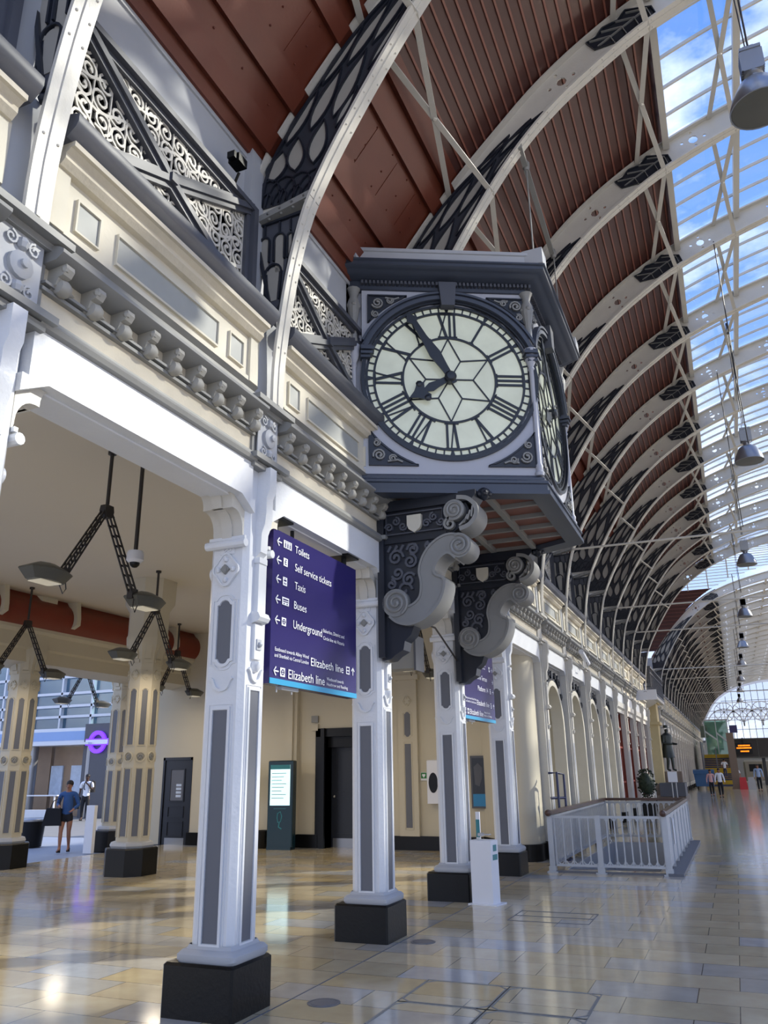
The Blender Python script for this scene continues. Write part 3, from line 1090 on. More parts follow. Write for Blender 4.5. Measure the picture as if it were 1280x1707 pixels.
def make_rib():
    t = thing('arched_rib', '', 'roof rib', (0, YK(1), 0))
    fl = mirror(resample(IND, 70))
    m = MB()
    m.ribbon(fl, 0.03, -0.095, 0.095)
    m.ribbon(fl, 0.05, -0.016, 0.016)
    # rivets
    k = 0
    for i in range(3, 60, 1):
        if i % 9 in (4, 5, 6):
            continue
        p, q = fl[i], fl[i + 1]
        dx, dz = q[0] - p[0], q[1] - p[1]
        l = math.hypot(dx, dz)
        nx, nz = dz / l, -dx / l
        for y in (-0.06, 0.06):
            m.ball((p[0] + nx * 0.016, y, p[1] + nz * 0.016), 0.011, 6)
    obj('lower_flange', m, M['white2'], t)
    m = MB()
    m.ribbon(mirror(resample(OUTD, 50)), 0.03, -0.10, 0.10)
    obj('upper_flange', m, M['white2'], t)
    # web with pierced holes
    m = MB()
    n = 60
    inn = [RP(LEN * i / n, 0.0) for i in range(n + 1)]
    out = [RP(LEN * i / n, 1.0) for i in range(n + 1)]
    inn = mirror(inn)
    out = mirror(out)
    holes = []
    for sh, r in ((SE + (SJ - SE) * 0.35, 0.07), (SJ + 0.75, 0.075), (SJ + 2.2, 0.07), (SJ + 4.2, 0.07)):
        c = RP(sh, 0.5)
        holes.append([(c[0] + r * math.cos(2 * PI * q / 8), c[1] + r * math.sin(2 * PI * q / 8)) for q in range(8)])
        for ds, dt in ((-0.14, 0.1), (0.14, -0.1), (0.10, 0.32), (-0.10, -0.32)):
            c2 = RP(sh + ds, 0.5 + dt)
            holes.append([(c2[0] + 0.028 * math.cos(2 * PI * q / 6), c2[1] + 0.028 * math.sin(2 * PI * q / 6)) for q in range(6)])
    m.prism(inn + list(reversed(out)), 'y', -0.012, 0.012, holes=holes)
    obj('web', m, M['white2'], t)
    # bracket bar
    b0, b1 = RP(0.02, 0.0), (-3.82, 7.03)
    m = MB()
    m.bar((b0[0], 0, b0[1]), (b1[0], 0, b1[1]), 0.18, 0.07)
    for i in range(5):
        f = (i + 0.5) / 5
        for y in (-0.06, 0.06):
            m.ball((b0[0] + (b1[0] - b0[0]) * f, y, b0[1] + (b1[1] - b0[1]) * f - 0.04), 0.016, 6)
            m.ball((b0[0] + (b1[0] - b0[0]) * f, -0.092, b0[1] + (b1[1] - b0[1]) * f), 0.014, 6)
    obj('bracket_bar', m, M['mgrey'], t)
    # dark foliage ornament on both faces
    def tend(s_):
        e = max(0.0, (s_ - SE * 0.55) / (SE * 0.45))
        return 0.93 - 0.80 * e ** 1.6
    for side in (-1, 1):
        d, l_ = MB(), MB()
        y0, y1 = side * 0.013, side * 0.022
        N = 26
        lo = [RP(0.06 + (SE - 0.06) * i / N, 0.07) for i in range(N + 1)]
        hi = [RP(0.06 + (SE - 0.06) * i / N, max(0.08, tend(0.06 + (SE - 0.06) * i / N))) for i in range(N + 1)]
        bk = MB()
        bk.prism(lo + list(reversed(hi)), 'y', y0, y1)
        obj('ornament_ground', bk, M['ground'], t)
        # leaves (pale openings with raised dark rims)
        leaves = [(0.42, 0.62, 0.22, 0.10, 0), (0.62, 0.75, 0.26, 0.10, 0)]
        leaves = []
        def leaf(sc, tc, ln, wd, slope):
            a, b = [], []
            for i in range(9):
                f = i / 8
                wv = math.sin(PI * f ** 0.8) * wd * 1.22
                tt = tc + slope * (f - 0.5)
                a.append(RP(sc + ln * (f - 0.5), tt + wv))
                b.append(RP(sc + ln * (f - 0.5), tt - wv))
            pts = a + b[::-1][1:-1]
            l_.prism(pts, 'y', y1, y1 + side * 0.006)
            d.ribbon(pts, 0.016, y1, y1 + side * 0.03, closed=True)
        leaf(0.52, 0.8, 0.36, 0.12, 0.04)
        leaf(0.62, 0.58, 0.44, 0.1, 0.22)
        leaf(0.72, 0.32, 0.56, 0.1, 0.2)
        leaf(1.1, 0.84, 0.66, 0.085, 0.04)
        leaf(1.28, 0.62, 0.78, 0.1, 0.14)
        leaf(1.42, 0.36, 0.86, 0.1, 0.14)
        leaf(1.85, 0.84, 0.74, 0.08, 0)
        leaf(2.1, 0.62, 0.84, 0.095, 0.02)
        leaf(2.34, 0.38, 0.9, 0.09, 0)
        leaf(2.9, 0.58, 0.62, 0.07, -0.06)
        leaf(3.15, 0.34, 0.62, 0.07, -0.06)
        leaf(1.1, 0.17, 0.5, 0.05, 0.02)
        leaf(1.95, 0.17, 0.8, 0.05, 0)
        leaf(2.8, 0.17, 0.7, 0.045, -0)
        # interlaced arcs near the bracket
        for c in (0.12, 0.36, 0.60, 0.84):
            for w in (0.12, 0.24):
                d.ribbon([RP(0.06 + w * 1.3 * math.sin(PI * i / 8), min(.95, max(.05, c - w * math.cos(PI * i / 8)))) for i in range(9)], 0.016, y1, y1 + side * 0.026)
        d.ribbon([RP(0.06 + (SE - 0.06) * i / N, 0.10) for i in range(N + 1)], 0.03, y1, y1 + side * 0.03)
        d.ribbon([RP(0.06 + (SE - 0.06) * i / N, max(0.12, tend(0.06 + (SE - 0.06) * i / N) - 0.02)) for i in range(N + 1)], 0.03, y1, y1 + side * 0.03)
        obj('leaf_ornament', d, M['navy'], t)
        obj('leaf_inset', l_, M['inset'], t)
        d, l_ = MB(), MB()
        # second ornament at the edge of the glass
        s0, s1 = SJ - 0.52, SJ + 0.18
        pts = [RP(s0, 0.5), RP(s0 + 0.1, 0.9), RP(s0 + 0.2, 0.82), RP(SJ - 0.15, 0.95), RP(SJ, 0.8), RP(s1, 0.95), RP(s1 + 0.12, 0.45), RP(s1, 0.08), RP(s0 + 0.22, 0.08)]
        d.prism(pts, 'y', y0, y1)
        d.ribbon(pts, 0.02, y1, y1 + side * 0.03, closed=True)
        obj('joint_ornament', d, M['navy'], t)
        for i in range(4):
            sc = s0 + 0.12 + i * 0.18
            l_.ribbon([RP(sc, 0.15), RP(sc + 0.12, 0.5), RP(sc, 0.85)], 0.010, y1, y1 + side * 0.03)
        l_.ribbon([RP(s0 + 0.05, 0.5), RP(s1 + 0.05, 0.5)], 0.010, y1, y1 + side * 0.03)
        obj('joint_tracery', l_, M['mgrey'], t)
    # pendant tracery below the bracket
    d, g = MB(), MB()
    tip = (-3.57, 5.92)
    top_l, top_r = (-3.80, 7.0), (RP(0, 0)[0] - 0.05, 7.08)
    rr = [p for p in reversed(IND) if 6.0 < p[1] < 7.06]
    pts = [top_l, (top_r[0], 7.04)] + [(p[0] - 0.05, p[1]) for p in rr] + [(-3.50, 5.98), tip]
    g.prism(pts, 'y', -0.01, 0.01)
    obj('pendant_plate', g, M['slate'], t)
    g2 = MB()
    for side in (-1, 1):
        for c, w in ((-3.68, 0.04), (-3.51, 0.045), (-3.385, 0.02)):
            g2.prism([(c + w, 6.42)] + arc(c, 6.80, w * 1.1, 0, 180, 8) + [(c - w, 6.42)], 'y', side * 0.01, side * 0.016)
        g2.prism([(-3.53, 6.1)] + arc(-3.575, 6.42, 0.065, 0, 180, 8) + [(-3.61, 6.1)], 'y', side * 0.01, side * 0.016)
    obj('pendant_inset', g2, M['inset'], t)
    for side in (-1, 1):
        d.ribbon(pts, 0.035, side * 0.01, side * 0.04, closed=True)
        for c, w in ((-3.68, 0.055), (-3.51, 0.06), (-3.385, 0.03)):
            d.ribbon([(c - w, 6.55), (c - w, 6.8)] + arc(c, 6.80, w, 180, 0, 8) + [(c + w, 6.55)], 0.018, side * 0.01, side * 0.035)
            d.ribbon([(c, 6.86), (c, 7.0)], 0.016, side * 0.01, side * 0.035)
        d.ribbon([(-3.66, 6.15), (-3.66, 6.40)] + arc(-3.57, 6.42, 0.09, 180, 0, 8) + [(-3.50, 6.1)], 0.018, side * 0.01, side * 0.035)
    d.ball((-3.57, 0, 5.90), 0.045, 8)
    obj('pendant_tracery', d, M['navy'], t)
    return t
RIB0 = make_rib()
def riblab(k):
    nm = {0: 'arched rib at the top left corner of the view', 1: 'nearest full arched rib, springing above the nearest column', 2: 'arched rib whose foot is hidden behind the clock, crossing above it', 3: 'arched rib springing above the column beside the sanitiser stand', 4: 'arched rib springing above the last free column before the arches'}
    if k in nm:
        return nm[k]
    if k < 14:
        return 'arched rib, %s one after the clock ribs before the crossing' % ORD[k - 4]
    return 'distant arched rib, %s beyond the crossing' % ORD[k - 15]
for k in list(range(0, 14)) + list(range(16, 39)):
    if k == 1:
        RIB0['label'] = riblab(1)
        RIB0['group'] = 'arched roof ribs'
    else:
        dup(RIB0, (0, YK(k), 0), riblab(k), group='arched roof ribs')

# red boarding between the ribs
def bay_between(name, mats, builder, k0=0):
    pass
def boarding_mesh():
    ms = {}
    y0, y1 = 0.0, SP
    plates, beams, boards, batt = MB(), MB(), MB(), MB()
    def O(s_, d):          # point on outer curve pushed outward by d
        i = OD
        u = max(0, min(len(i) - 1.001, s_ / OL * (len(i) - 1)))
        j = int(u)
        f = u - j
        a, b = i[j], i[j + 1]
        dx, dz = b[0] - a[0], b[1] - a[1]
        l = math.hypot(dx, dz)
        return (a[0] + dx * f - dz / l * d, a[1] + dz * f + dx / l * d)
    OD = resample([p for p in OUTD if p[1] > 7.72 and p[0] < 0.3], 90)
    OL = sum(math.dist(OD[i], OD[i + 1]) for i in range(90))
    a = [O(OL * i / 60, 0.10) for i in range(61)]
    a = [(-4.0, 7.74)] + a
    S0 = 2.15
    ia = [p for p in a if p[0] < O(S0, 0)[0]]
    plates.ribbon([(-4.0, 7.78)] + [O(S0 * i / 12, 0.06) for i in range(13)], 0.03, y0, y1)
    for s_, w, d in ((0.12, 0.22, 0.02), (0.62, 0.26, 0.02), (1.50, 0.20, 0.02), (1.86, 0.10, 0.0)):
        beams.ribbon([O(s_, d), O(s_ + w, d)], 0.10, y0 - 0.1, y1 + 0.1)
        beams.ribbon([O(s_ + w + 0.03, 0.045), O(s_ + w + 0.07, 0.045)], 0.03, y0, y1)
    for s_ in (0.48, 0.98, 1.2, 1.45):
        for i in range(6):
            p = O(s_, 0.04)
            beams.ball((p[0], y0 + 0.15 + i * 0.48, p[1]), 0.012, 6)
    for i in range(4):
        yy = y0 + 0.5 + i * 0.62
        plates.ribbon([O(0.95, 0.042), O(1.45, 0.042)], 0.008, yy, yy + 0.015)
    boards.ribbon([O(S0 + (OL + 0.25 - S0) * i / 30, 0.06) for i in range(31)], 0.03, y0, y1)
    s_ = S0 + 0.1
    while s_ < OL:
        batt.ribbon([O(s_, 0.04), O(s_ + 0.028, 0.04)], 0.03, y0, y1)
        s_ += 0.16
    return plates, beams, boards, batt
pl, be, bo, ba = boarding_mesh()
big = MB()
for i_, src in enumerate((pl, be, bo, ba)):
    b = len(big.v)
    big.v += src.v
    big.f += [tuple(b + i for i in f) for f in src.f]
    big.mi += [i_] * len(src.f)
BD0 = obj('ceiling_red_boarding', big, [M['rust'], M['rust'], M['rust2'], M['batten']])
BD0.location = (0, YK(-1), 0)
BD0['kind'] = 'structure'
for k in list(range(0, 13)):
    c = BD0.copy()
    COL.objects.link(c)
    c.location = (0, YK(k), 0)
for k in list(range(16, 38)):
    c = BD0.copy()
    COL.objects.link(c)
    c.location = (0, YK(k), 0)

# glazing between the ribs
def make_glazing(pane_mat):
    t = thing('roof_glazing', '', 'skylight', (0, YK(1), 0))
    G = mirror(resample([p for p in OUTD if p[0] > 0.25], 24))
    G = [p for p in G if p[0] < 12.2]
    G = [(x, z + 0.06) for x, z in G]
    m = MB()
    m.ribbon(G, 0.012, 0.1, SP - 0.1)
    obj('pane', m, pane_mat, t)
    m = MB()
    for i in range(1, 5):
        y = SP * i / 5
        m.ribbon([(x, z - 0.03) for x, z in G], 0.05, y - 0.016, y + 0.016)
    obj('glazing_bar', m, M['white2'], t)
    m = MB()
    for x in (0.30, 1.42, 3.1, 4.6, 6.1, 7.6, 9.1, 10.6, 12.0):
        j = min(range(len(G)), key=lambda i: abs(G[i][0] - x))
        z = G[j][1] - 0.06
        m.box(x - 0.05, x + 0.05, 0.05, SP - 0.05, z - 0.14, z)
    obj('purlin', m, M['white2'], t)
    return t
GL0 = make_glazing(M['glass'])
def bl2(k, w, suf=''):
    if k < 0:
        return '%s nearest the viewer, overhead' % w
    if k < 14:
        return '%s over the %s bay from the viewer' % (w, ORD[k + 1])
    return '%s over the %s bay beyond the crossing' % (w, ORD[k - 15])
first = True
for k in range(-1, 13):
    l = bl2(k, 'clear glazed roof strip')
    if first:
        GL0.location.y = YK(k)
        GL0['label'] = l
        GL0['group'] = 'clear roof glazing'
        first = False
    else:
        dup(GL0, (0, YK(k), 0), l, group='clear roof glazing')
GL1 = make_glazing(M['frost'])
first = True
for k in range(16, 38):
    l = bl2(k, 'hazy cream glazed roof strip')
    if first:
        GL1.location.y = YK(k)
        GL1['label'] = l
        GL1['group'] = 'hazy roof glazing'
        first = False
    else:
        dup(GL1, (0, YK(k), 0), l, group='hazy roof glazing')
# far side boarding and right-hand arcade keeps the hall's far edge (out of view)
mb = MB()
RB = [(2 * CXR - x, z + 0.06) for x, z in OUTD if x < 0.3 and z > 7.7]
mb.ribbon(RB, 0.04, -3, 114)
struct('ceiling_right', mb, M['rust2'], 'red boarding on the far side of the vault')

# cross braces between the ribs
def make_brace(p_in, p_out):
    t = thing('cross_brace', '', 'brace', (0, 0, 0))
    m = MB()
    a0, a1 = (p_in[0], 0.0, p_in[1]), (p_in[0], SP, p_in[1])
    b0, b1 = (p_out[0], 0.0, p_out[1]), (p_out[0], SP, p_out[1])
    m.bar(a0, b1, 0.07, 0.018)
    m.bar(b0, a1, 0.07, 0.018)
    mid = tuple((a0[i] + b1[i]) / 2 for i in range(3))
    m.ball(mid, 0.035, 8)
    me = mesh_of(m, 'cross_brace', M['white2'])
    bpy.data.objects.remove(t)
    return me
s1 = s_at_x(-2.0)
for nm, sv, ks in (('lower', s1, range(0, 13)), ('middle', SJ, range(0, 13)), ('upper', s_at_x(1.35), range(1, 13)), ('lower', s1, range(16, 38)), ('middle', SJ, range(16, 38))):
    me = make_brace((RP(sv, 0)[0], RP(sv, 0)[1] - 0.01), RP(sv, 0.95))
    for k in ks:
        o = bpy.data.objects.new('cross_brace', me)
        COL.objects.link(o)
        o.location = (0, YK(k), 0)
        w = {'lower': 'pale flat-bar cross brace on the red boarding', 'middle': 'pale flat-bar cross brace along the glass edge', 'upper': 'pale flat-bar cross brace high in the glazing'}[nm]
        tag(o, bl2(k, w), 'brace', 'flat bar cross braces')

# tie rods
m = MB()
m.tube([(-3.15, 0, 7.12), (CXR, 0, 7.05), (15.35, 0, 7.12)], 0.028, 8)
me = mesh_of(m, 'tie_rod', M['white2'])
for qi, k in enumerate((6, 9, 11, 16, 18, 22, 26, 30, 34)):
    o = bpy.data.objects.new('tie_rod', me)
    COL.objects.link(o)
    o.location = (0, YK(k) - 0.1, 0)
    lb = {6: 'long pale tie rod starting beside the bottom of the clock', 9: 'second long pale tie rod after the clock', 11: 'third long pale tie rod, just before the crossing'}.get(k, 'thin distant tie rod, %s beyond the crossing' % ORD[max(1, qi - 2)])
    tag(o, lb, 'rod', 'tie rods')

# transept vault (axis across the hall)
YA, YB = YK(13) + 0.1, YK(16) - 0.1
ym, hr = (YA + YB) / 2, (YB - YA) / 2
def TV(a):
    return (ym - hr * math.cos(R_(a)), 8.2 + 5.0 * math.sin(R_(a)))
def xl_at(z):
    # where the nave vault's outer curve reaches height z (left half)
    if z < 7.4:
        return -3.85
    if z >= 12.55:
        return CXR
    for i in range(len(OUTD) - 1):
        if OUTD[i][1] <= z <= OUTD[i + 1][1]:
            f = (z - OUTD[i][1]) / max(1e-6, OUTD[i + 1][1] - OUTD[i][1])
            return OUTD[i][0] + (OUTD[i + 1][0] - OUTD[i][0]) * f
    return CXR
red, gls, bars = MB(), MB(), MB()
ZR = 11.45
angs = [i * 2.5 for i in range(73)]
for a0, a1 in zip(angs[:-1], angs[1:]):
    (ya, za), (yb, zb) = TV(a0), TV(a1)
    tgt = red if (za + zb) / 2 < ZR else gls
    for sgn in (1, -1):
        def X(x):
            return x if sgn == 1 else 2 * CXR - x
        xa, xb = xl_at(za), xl_at(zb)
        tgt.cur = 0
        tgt.add([(X(-22), ya, za), (X(xa), ya, za), (X(xb), yb, zb), (X(-22), yb, zb)], [(0, 1, 2, 3)])
        mb_ = red if tgt is red else bars
        mb_.cur = 1 if tgt is red else 0
        mb_.bar((X(-22), ya, za - 0.02), (X(xa), ya, za - 0.02), 0.04, 0.03)
        mb_.cur = 0
        if tgt is gls:
            x = -21.0
            while x < min(xa, xb):
                bars.bar((X(x), ya, za - 0.03), (X(x), yb, zb - 0.03), 0.06, 0.06)
                x += 1.1
struct('ceiling_crossing', red, [M['rust2'], M['rust']], 'red boarded lower vault of the crossing')
tg = thing('crossing_skylight', 'bluish glazed top of the vault over the crossing', 'skylight', (0, ym, 12))
gls.tf = ID
for mm in (gls, bars):
    mm.v = [(x, y - ym, z - 12) for x, y, z in mm.v]
obj('pane', gls, M['glass'], tg)
obj('glazing_bar', bars, M['white2'], tg)
# crossing side walls
m = MB()
m.box(-22, -4.1, YK(13) + 0.1, YK(13) + 0.3, 5.3, 8.3)
m.box(-22, -4.3, YK(16) - 0.3, YK(16) - 0.1, 0, 8.3)
m.box(-5.2, -5.0, YA, YB, 4.0, 9.5)
m.box(-5.2, -5.0, YA, YB, 0.0, 4.0)
struct('wall_crossing', m, M['cream'], 'pale wall at the back of the crossing')
t = thing('tall_crossing_window', 'tall pale window behind the balcony', 'window', (-4.98, ym, 6.3))
m = MB()
for i in range(7):
    y = -2.4 + i * 0.8
    m.box(-0.0, 0.08, y - 0.05, y + 0.05, 0, 3.0)
for z in (0, 1.0, 2.0, 2.95):
    m.box(0, 0.08, -2.4, 2.4, z, z + 0.08)
obj('frame', m, M['white'], t)
m = MB()
m.box(0, 0.02, -2.4, 2.4, 0, 3)
obj('pane', m, M['lgrey'], t)
# balcony
t = thing('balcony', 'grey pierced iron balcony under the tall pale window', 'balcony', (-3.62, YA + 0.3, 4.9))
w = YB - YA - 1.0
m = MB()
m.box(-0.9, 0.35, 0, w, 0.15, 0.3)
m.prism([(-0.9, 0.15), (0.15, 0.15), (-0.1, 0.0), (-0.6, -0.25), (-0.9, -0.3)], 'y', 0.2, w - 0.2)
obj('floor_slab', m, M['white2'], t)
m = MB()
for z in (0.3, 0.36, 1.2, 1.42):
    m.box(0.3, 0.36, 0, w, z, z + 0.05)
    m.box(-0.9, 0.36, -0.03, 0.03, z, z + 0.05)
    m.box(-0.9, 0.36, w - 0.03, w + 0.03, z, z + 0.05)
for i in range(int(w / 0.22) + 1):
    y = i * 0.22
    m.box(0.31, 0.35, y - 0.02, y + 0.02, 0.3, 1.45)
    m.ribbon([(y + 0.11 + 0.08 * math.cos(q * PI / 4), 0.8 + 0.3 * math.sin(q * PI / 4)) for q in range(8)], 0.03, 0.315, 0.345, ax='x', closed=True)
for i in range(6):
    x = -0.85 + i * 0.22
    m.box(x - 0.02, x + 0.02, -0.02, 0.02, 0.3, 1.45)
    m.ribbon([(x + 0.11 + 0.08 * math.cos(q * PI / 4), 0.8 + 0.3 * math.sin(q * PI / 4)) for q in range(8)], 0.03, -0.015, 0.015, closed=True)
m.box(-0.9, 0.4, -0.05, w + 0.05, 1.44, 1.52)
obj('railing', m, M['slate'], t)

# glazed end screen
YE = 115.0
t = thing('end_screen', 'arched glass screen with white interlaced tracery closing the far end', 'screen', (CXR, YE, 0))
pr = mirror(resample(INP, 30))
m = MB()
m.prism([(x - CXR, z) for x, z in pr] , 'y', 0, 0.03)
obj('pane', m, M['glass'], t)
m = MB()
for i in range(-12, 13):
    x = i * 0.78
    zt = 12.2 - (abs(x) / 9.6) ** 3.2 * 7.2
    if zt > 5:
        m.box(x - 0.03, x + 0.03, -0.06, 0.0, 4.96, zt)
for z in (6.2, 7.4, 8.6, 9.8, 11.0):
    hw = 9.6 * max(0, (12.2 - z) / 7.2) ** (1 / 3.2)
    m.box(-hw, hw, -0.06, 0, z - 0.03, z + 0.03)
obj('glazing_bar', m, M['slate'], t)
m = MB()
m.ribbon([(x - CXR, z) for x, z in pr], 0.3, -0.15, 0.1)
for cx in (-6.6, -4.4, -2.2, 0, 2.2, 4.4, 6.6):
    m.ribbon(arc(cx, 6.6, 2.2, 0, 180, 16), 0.14, -0.12, -0.05)
    m.ribbon(arc(cx, 8.4, 1.2, 0, 360, 18), 0.10, -0.12, -0.05)
    for a in range(0, 360, 45):
        m.ribbon([(cx, 8.4), (cx + 1.2 * math.cos(R_(a)), 8.4 + 1.2 * math.sin(R_(a)))], 0.08, -0.12, -0.05)
obj('tracery', m, M['white'], t)
m = MB()
m.box(-9.8, 9.8, -0.1, 0.1, 4.7, 4.96)
obj('transom', m, M['slate'], t)

m = MB()
m.box(-4, 18, 115.3, 115.6, 0, 4.75)
struct('wall_end', m, M['mgrey'], 'low grey wall under the glazed end screen')

# hanging bell lamps
def make_bell():
    t = thing('bell_lamp', '', 'lamp', (0, 0, 0))
    m = MB()
    m.lathe([(0.10, 0.14), (0.13, 0.13), (0.19, 0.08), (0.27, -0.08), (0.31, -0.20), (0.315, -0.24), (0.30, -0.24), (0.26, -0.10), (0.18, 0.05), (0.001, 0.10)], n=28)
    obj('shade', m, M['steel'], t)
    m = MB()
    m.lathe([(0.001, -0.215), (0.295, -0.22), (0.295, -0.235), (0.001, -0.25)], n=28)
    obj('diffuser', m, M['greyiron'], t)
    m = MB()
    m.lathe([(0.07, 0.12), (0.075, 0.2), (0.10, 0.22), (0.10, 0.24)], n=16)
    m.box(-0.10, 0.10, -0.10, 0.10, 0.24, 0.52)
    for i in range(6):
        m.box(-0.12, 0.12, -0.10 + i * 0.036, -0.09 + i * 0.036, 0.25, 0.51)
    m.box(-0.11, 0.11, -0.11, 0.11, 0.52, 0.56)
    m.tube([(-0.05, 0, 0.56), (-0.05, 0, 0.66), (0.05, 0, 0.66), (0.05, 0, 0.56)], 0.01, 6)
    obj('ballast_housing', m, M['steel'], t)
    m = MB()
    m.tube([(0, 0, 0.64), (0, 0, 3.0)], 0.012, 6)
    m.tube([(-0.03, 0, 0.64), (-0.04, 0.05, 1.8), (-0.02, 0, 3.0)], 0.008, 6)
    obj('cable', m, M['iron'], t)
    return t
BL = make_bell()
lamps = [(1.22, 8.1, 8.86), (1.2, 18.65, 8.48), (1.2, 27.74, 8.16), (1.2, 37.0, 8.0), (1.2, 47, 8.0), (1.2, 56, 8.0), (1.2, 66, 8.0), (1.2, 76, 8.0), (1.2, 88, 8.0)]
for i, p in enumerate(lamps):
    l = 'large grey bell lamp at the top right corner' if i == 0 else '%s grey bell lamp down the row from the top right' % ORD[i + 1]
    if i == 0:
        BL.location = p
        BL['label'] = l
        BL['group'] = 'hanging bell lamps'
    else:
        dup(BL, p, l, group='hanging bell lamps')
for o in [x for x in COL.objects if x.name.startswith('cable') and x.parent and x.parent.name.startswith('bell_lamp')]:
    o.scale.z = (11.80 - o.parent.location.z) / 3.0
# thin hanging cables
for i, (px, y, z) in enumerate(((0.95, 14.5, 9.0), (0.9, 20.3, 8.2))):
    m = MB()
    m.tube([(0, 0, 0), (0.02, 0.3, -2.4), (0.05, 0.6, -4.0)], 0.010, 6)
    o = obj('loose_cable', m, M['iron'])
    o.location = (px, y, 11.35)
    tag(o, ('thin black cable dangling from the %s glazed bay' % ('nearer', 'farther')[i]), 'cable')

# ================================================================== CLOCK
N1, N2, N3 = Vector((0.454, -0.891)), Vector((1, 0)), Vector((0.454, 0.891))
PA, PB, PC, PD = Vector((-3.70, 7.935)), Vector((-1.60, 9.0)), Vector((-1.60, 11.40)), Vector((-3.70, 12.465))
def isect(p, n, q, m_):
    # intersection of lines n.x = n.p and m.x = m.q
    a, b = n.dot(p), m_.dot(q)
    det = n.x * m_.y - n.y * m_.x
    return Vector(((a * m_.y - b * n.y) / det, (n.x * b - m_.x * a) / det))
def plan(d, ret=True):
    y0, y1 = 7.935 - d, 12.465 + d
    B = isect(PA + N1 * d, N1, PB + N2 * d, N2)
    C_ = isect(PB + N2 * d, N2, PD + N3 * d, N3)
    A_ = isect(PA + N1 * d, N1, Vector((0, y0)), Vector((0, 1)))
    D_ = isect(PD + N3 * d, N3, Vector((0, y1)), Vector((0, 1)))
    return [(-3.98, y0), (A_.x, A_.y), (B.x, B.y), (C_.x, C_.y), (D_.x, D_.y), (-3.98, y1)]
CL = thing('station_clock', 'large three-faced hanging station clock reading five to eight', 'clock', (-3.0, 10.2, 4.81))
OFF = Matrix.Translation((3.0, -10.2, -4.81))
def cmb():
    return MB(OFF)
def stack(mb, levels, cap=True):
    """levels: list of (d, z) outlines lofted"""
    ps = [[(x, y, z) for x, y in plan(d)] for d, z in levels]
    n = 6
    vs = [p for l in ps for p in l]
    fs = [tuple(range((len(ps) - 1) * n, len(ps) * n))]
    if cap:
        fs.append(tuple(range(n)))
    for i in range(len(ps) - 1):
        fs += [(i * n + k, i * n + (k + 1) % n, (i + 1) * n + (k + 1) % n, (i + 1) * n + k) for k in range(n)]
    mb.add(vs, fs)
m = cmb()
stack(m, [(-0.20, 5.0), (-0.20, 7.8)])
obj('case', m, M['clockl'], CL)
m = cmb()
stack(m, [(-0.24, 4.89), (-0.24, 4.82), (-0.06, 4.81), (0.0, 4.81), (0.0, 4.86), (-0.03, 4.87), (-0.03, 4.94), (-0.01, 4.95), (-0.01, 4.98), (-0.06, 5.01), (-0.06, 5.04), (-0.09, 5.06), (-0.11, 5.08), (-0.19, 5.085)], cap=False)
obj('lower_cornice', m, M['clockd'], CL)
m = cmb()
stack(m, [(-0.18, 7.62), (-0.10, 7.625), (-0.10, 7.665), (-0.12, 7.67), (-0.12, 7.75), (-0.06, 7.755), (-0.02, 7.77), (0.05, 7.775), (0.07, 7.79), (0.10, 7.80), (0.15, 7.805), (0.17, 7.82), (0.17, 7.86), (0.195, 7.87), (0.195, 7.89), (-0.05, 7.90)])
obj('upper_cornice', m, M['clockd'], CL)
m = cmb()
stack(m, [(0.12, 7.89), (0.12, 8.03), (0.14, 8.035), (0.14, 8.08), (0.0, 8.09)])
for p in plan(0.05)[1:5]:
    m.box(p[0] - 0.13, p[0] + 0.13, p[1] - 0.13, p[1] + 0.13, 7.89, 8.115)
obj('parapet', m, M['lgrey'], CL)
# coffered soffit
m = cmb()
pp = plan(-0.04)
m.prism(pp, 'z', 4.90, 4.94)
obj('soffit_panel', m, M['copper'], CL)
m = cmb()
for y in (8.95, 9.45, 9.95, 10.45, 10.95, 11.45):
    xr = -1.84 if 9.2 < y < 11.2 else -1.86 - abs(y - (9.2 if y < 10 else 11.2)) / 0.511
    m.box(-3.75, xr, y - 0.025, y + 0.025, 4.845, 4.90)
for x in (-2.35, -2.95, -3.45):
    yl = 9.2 - (abs(x + 1.86)) * 0.511
    m.box(x - 0.035, x + 0.035, yl, 20.4 - yl, 4.83, 4.90)
obj('soffit_frame', m, M['mgrey'], CL)
ang = (27.0, 90.0, 153.0)
orig = (PA, PB, PC)
flen = (2.355, 2.40, 2.355)
UC, ZC = 1.235, 6.375
roman = ['XII', 'I', 'II', 'III', 'IIII', 'V', 'VI', 'VII', 'VIII', 'IX', 'X', 'XI']
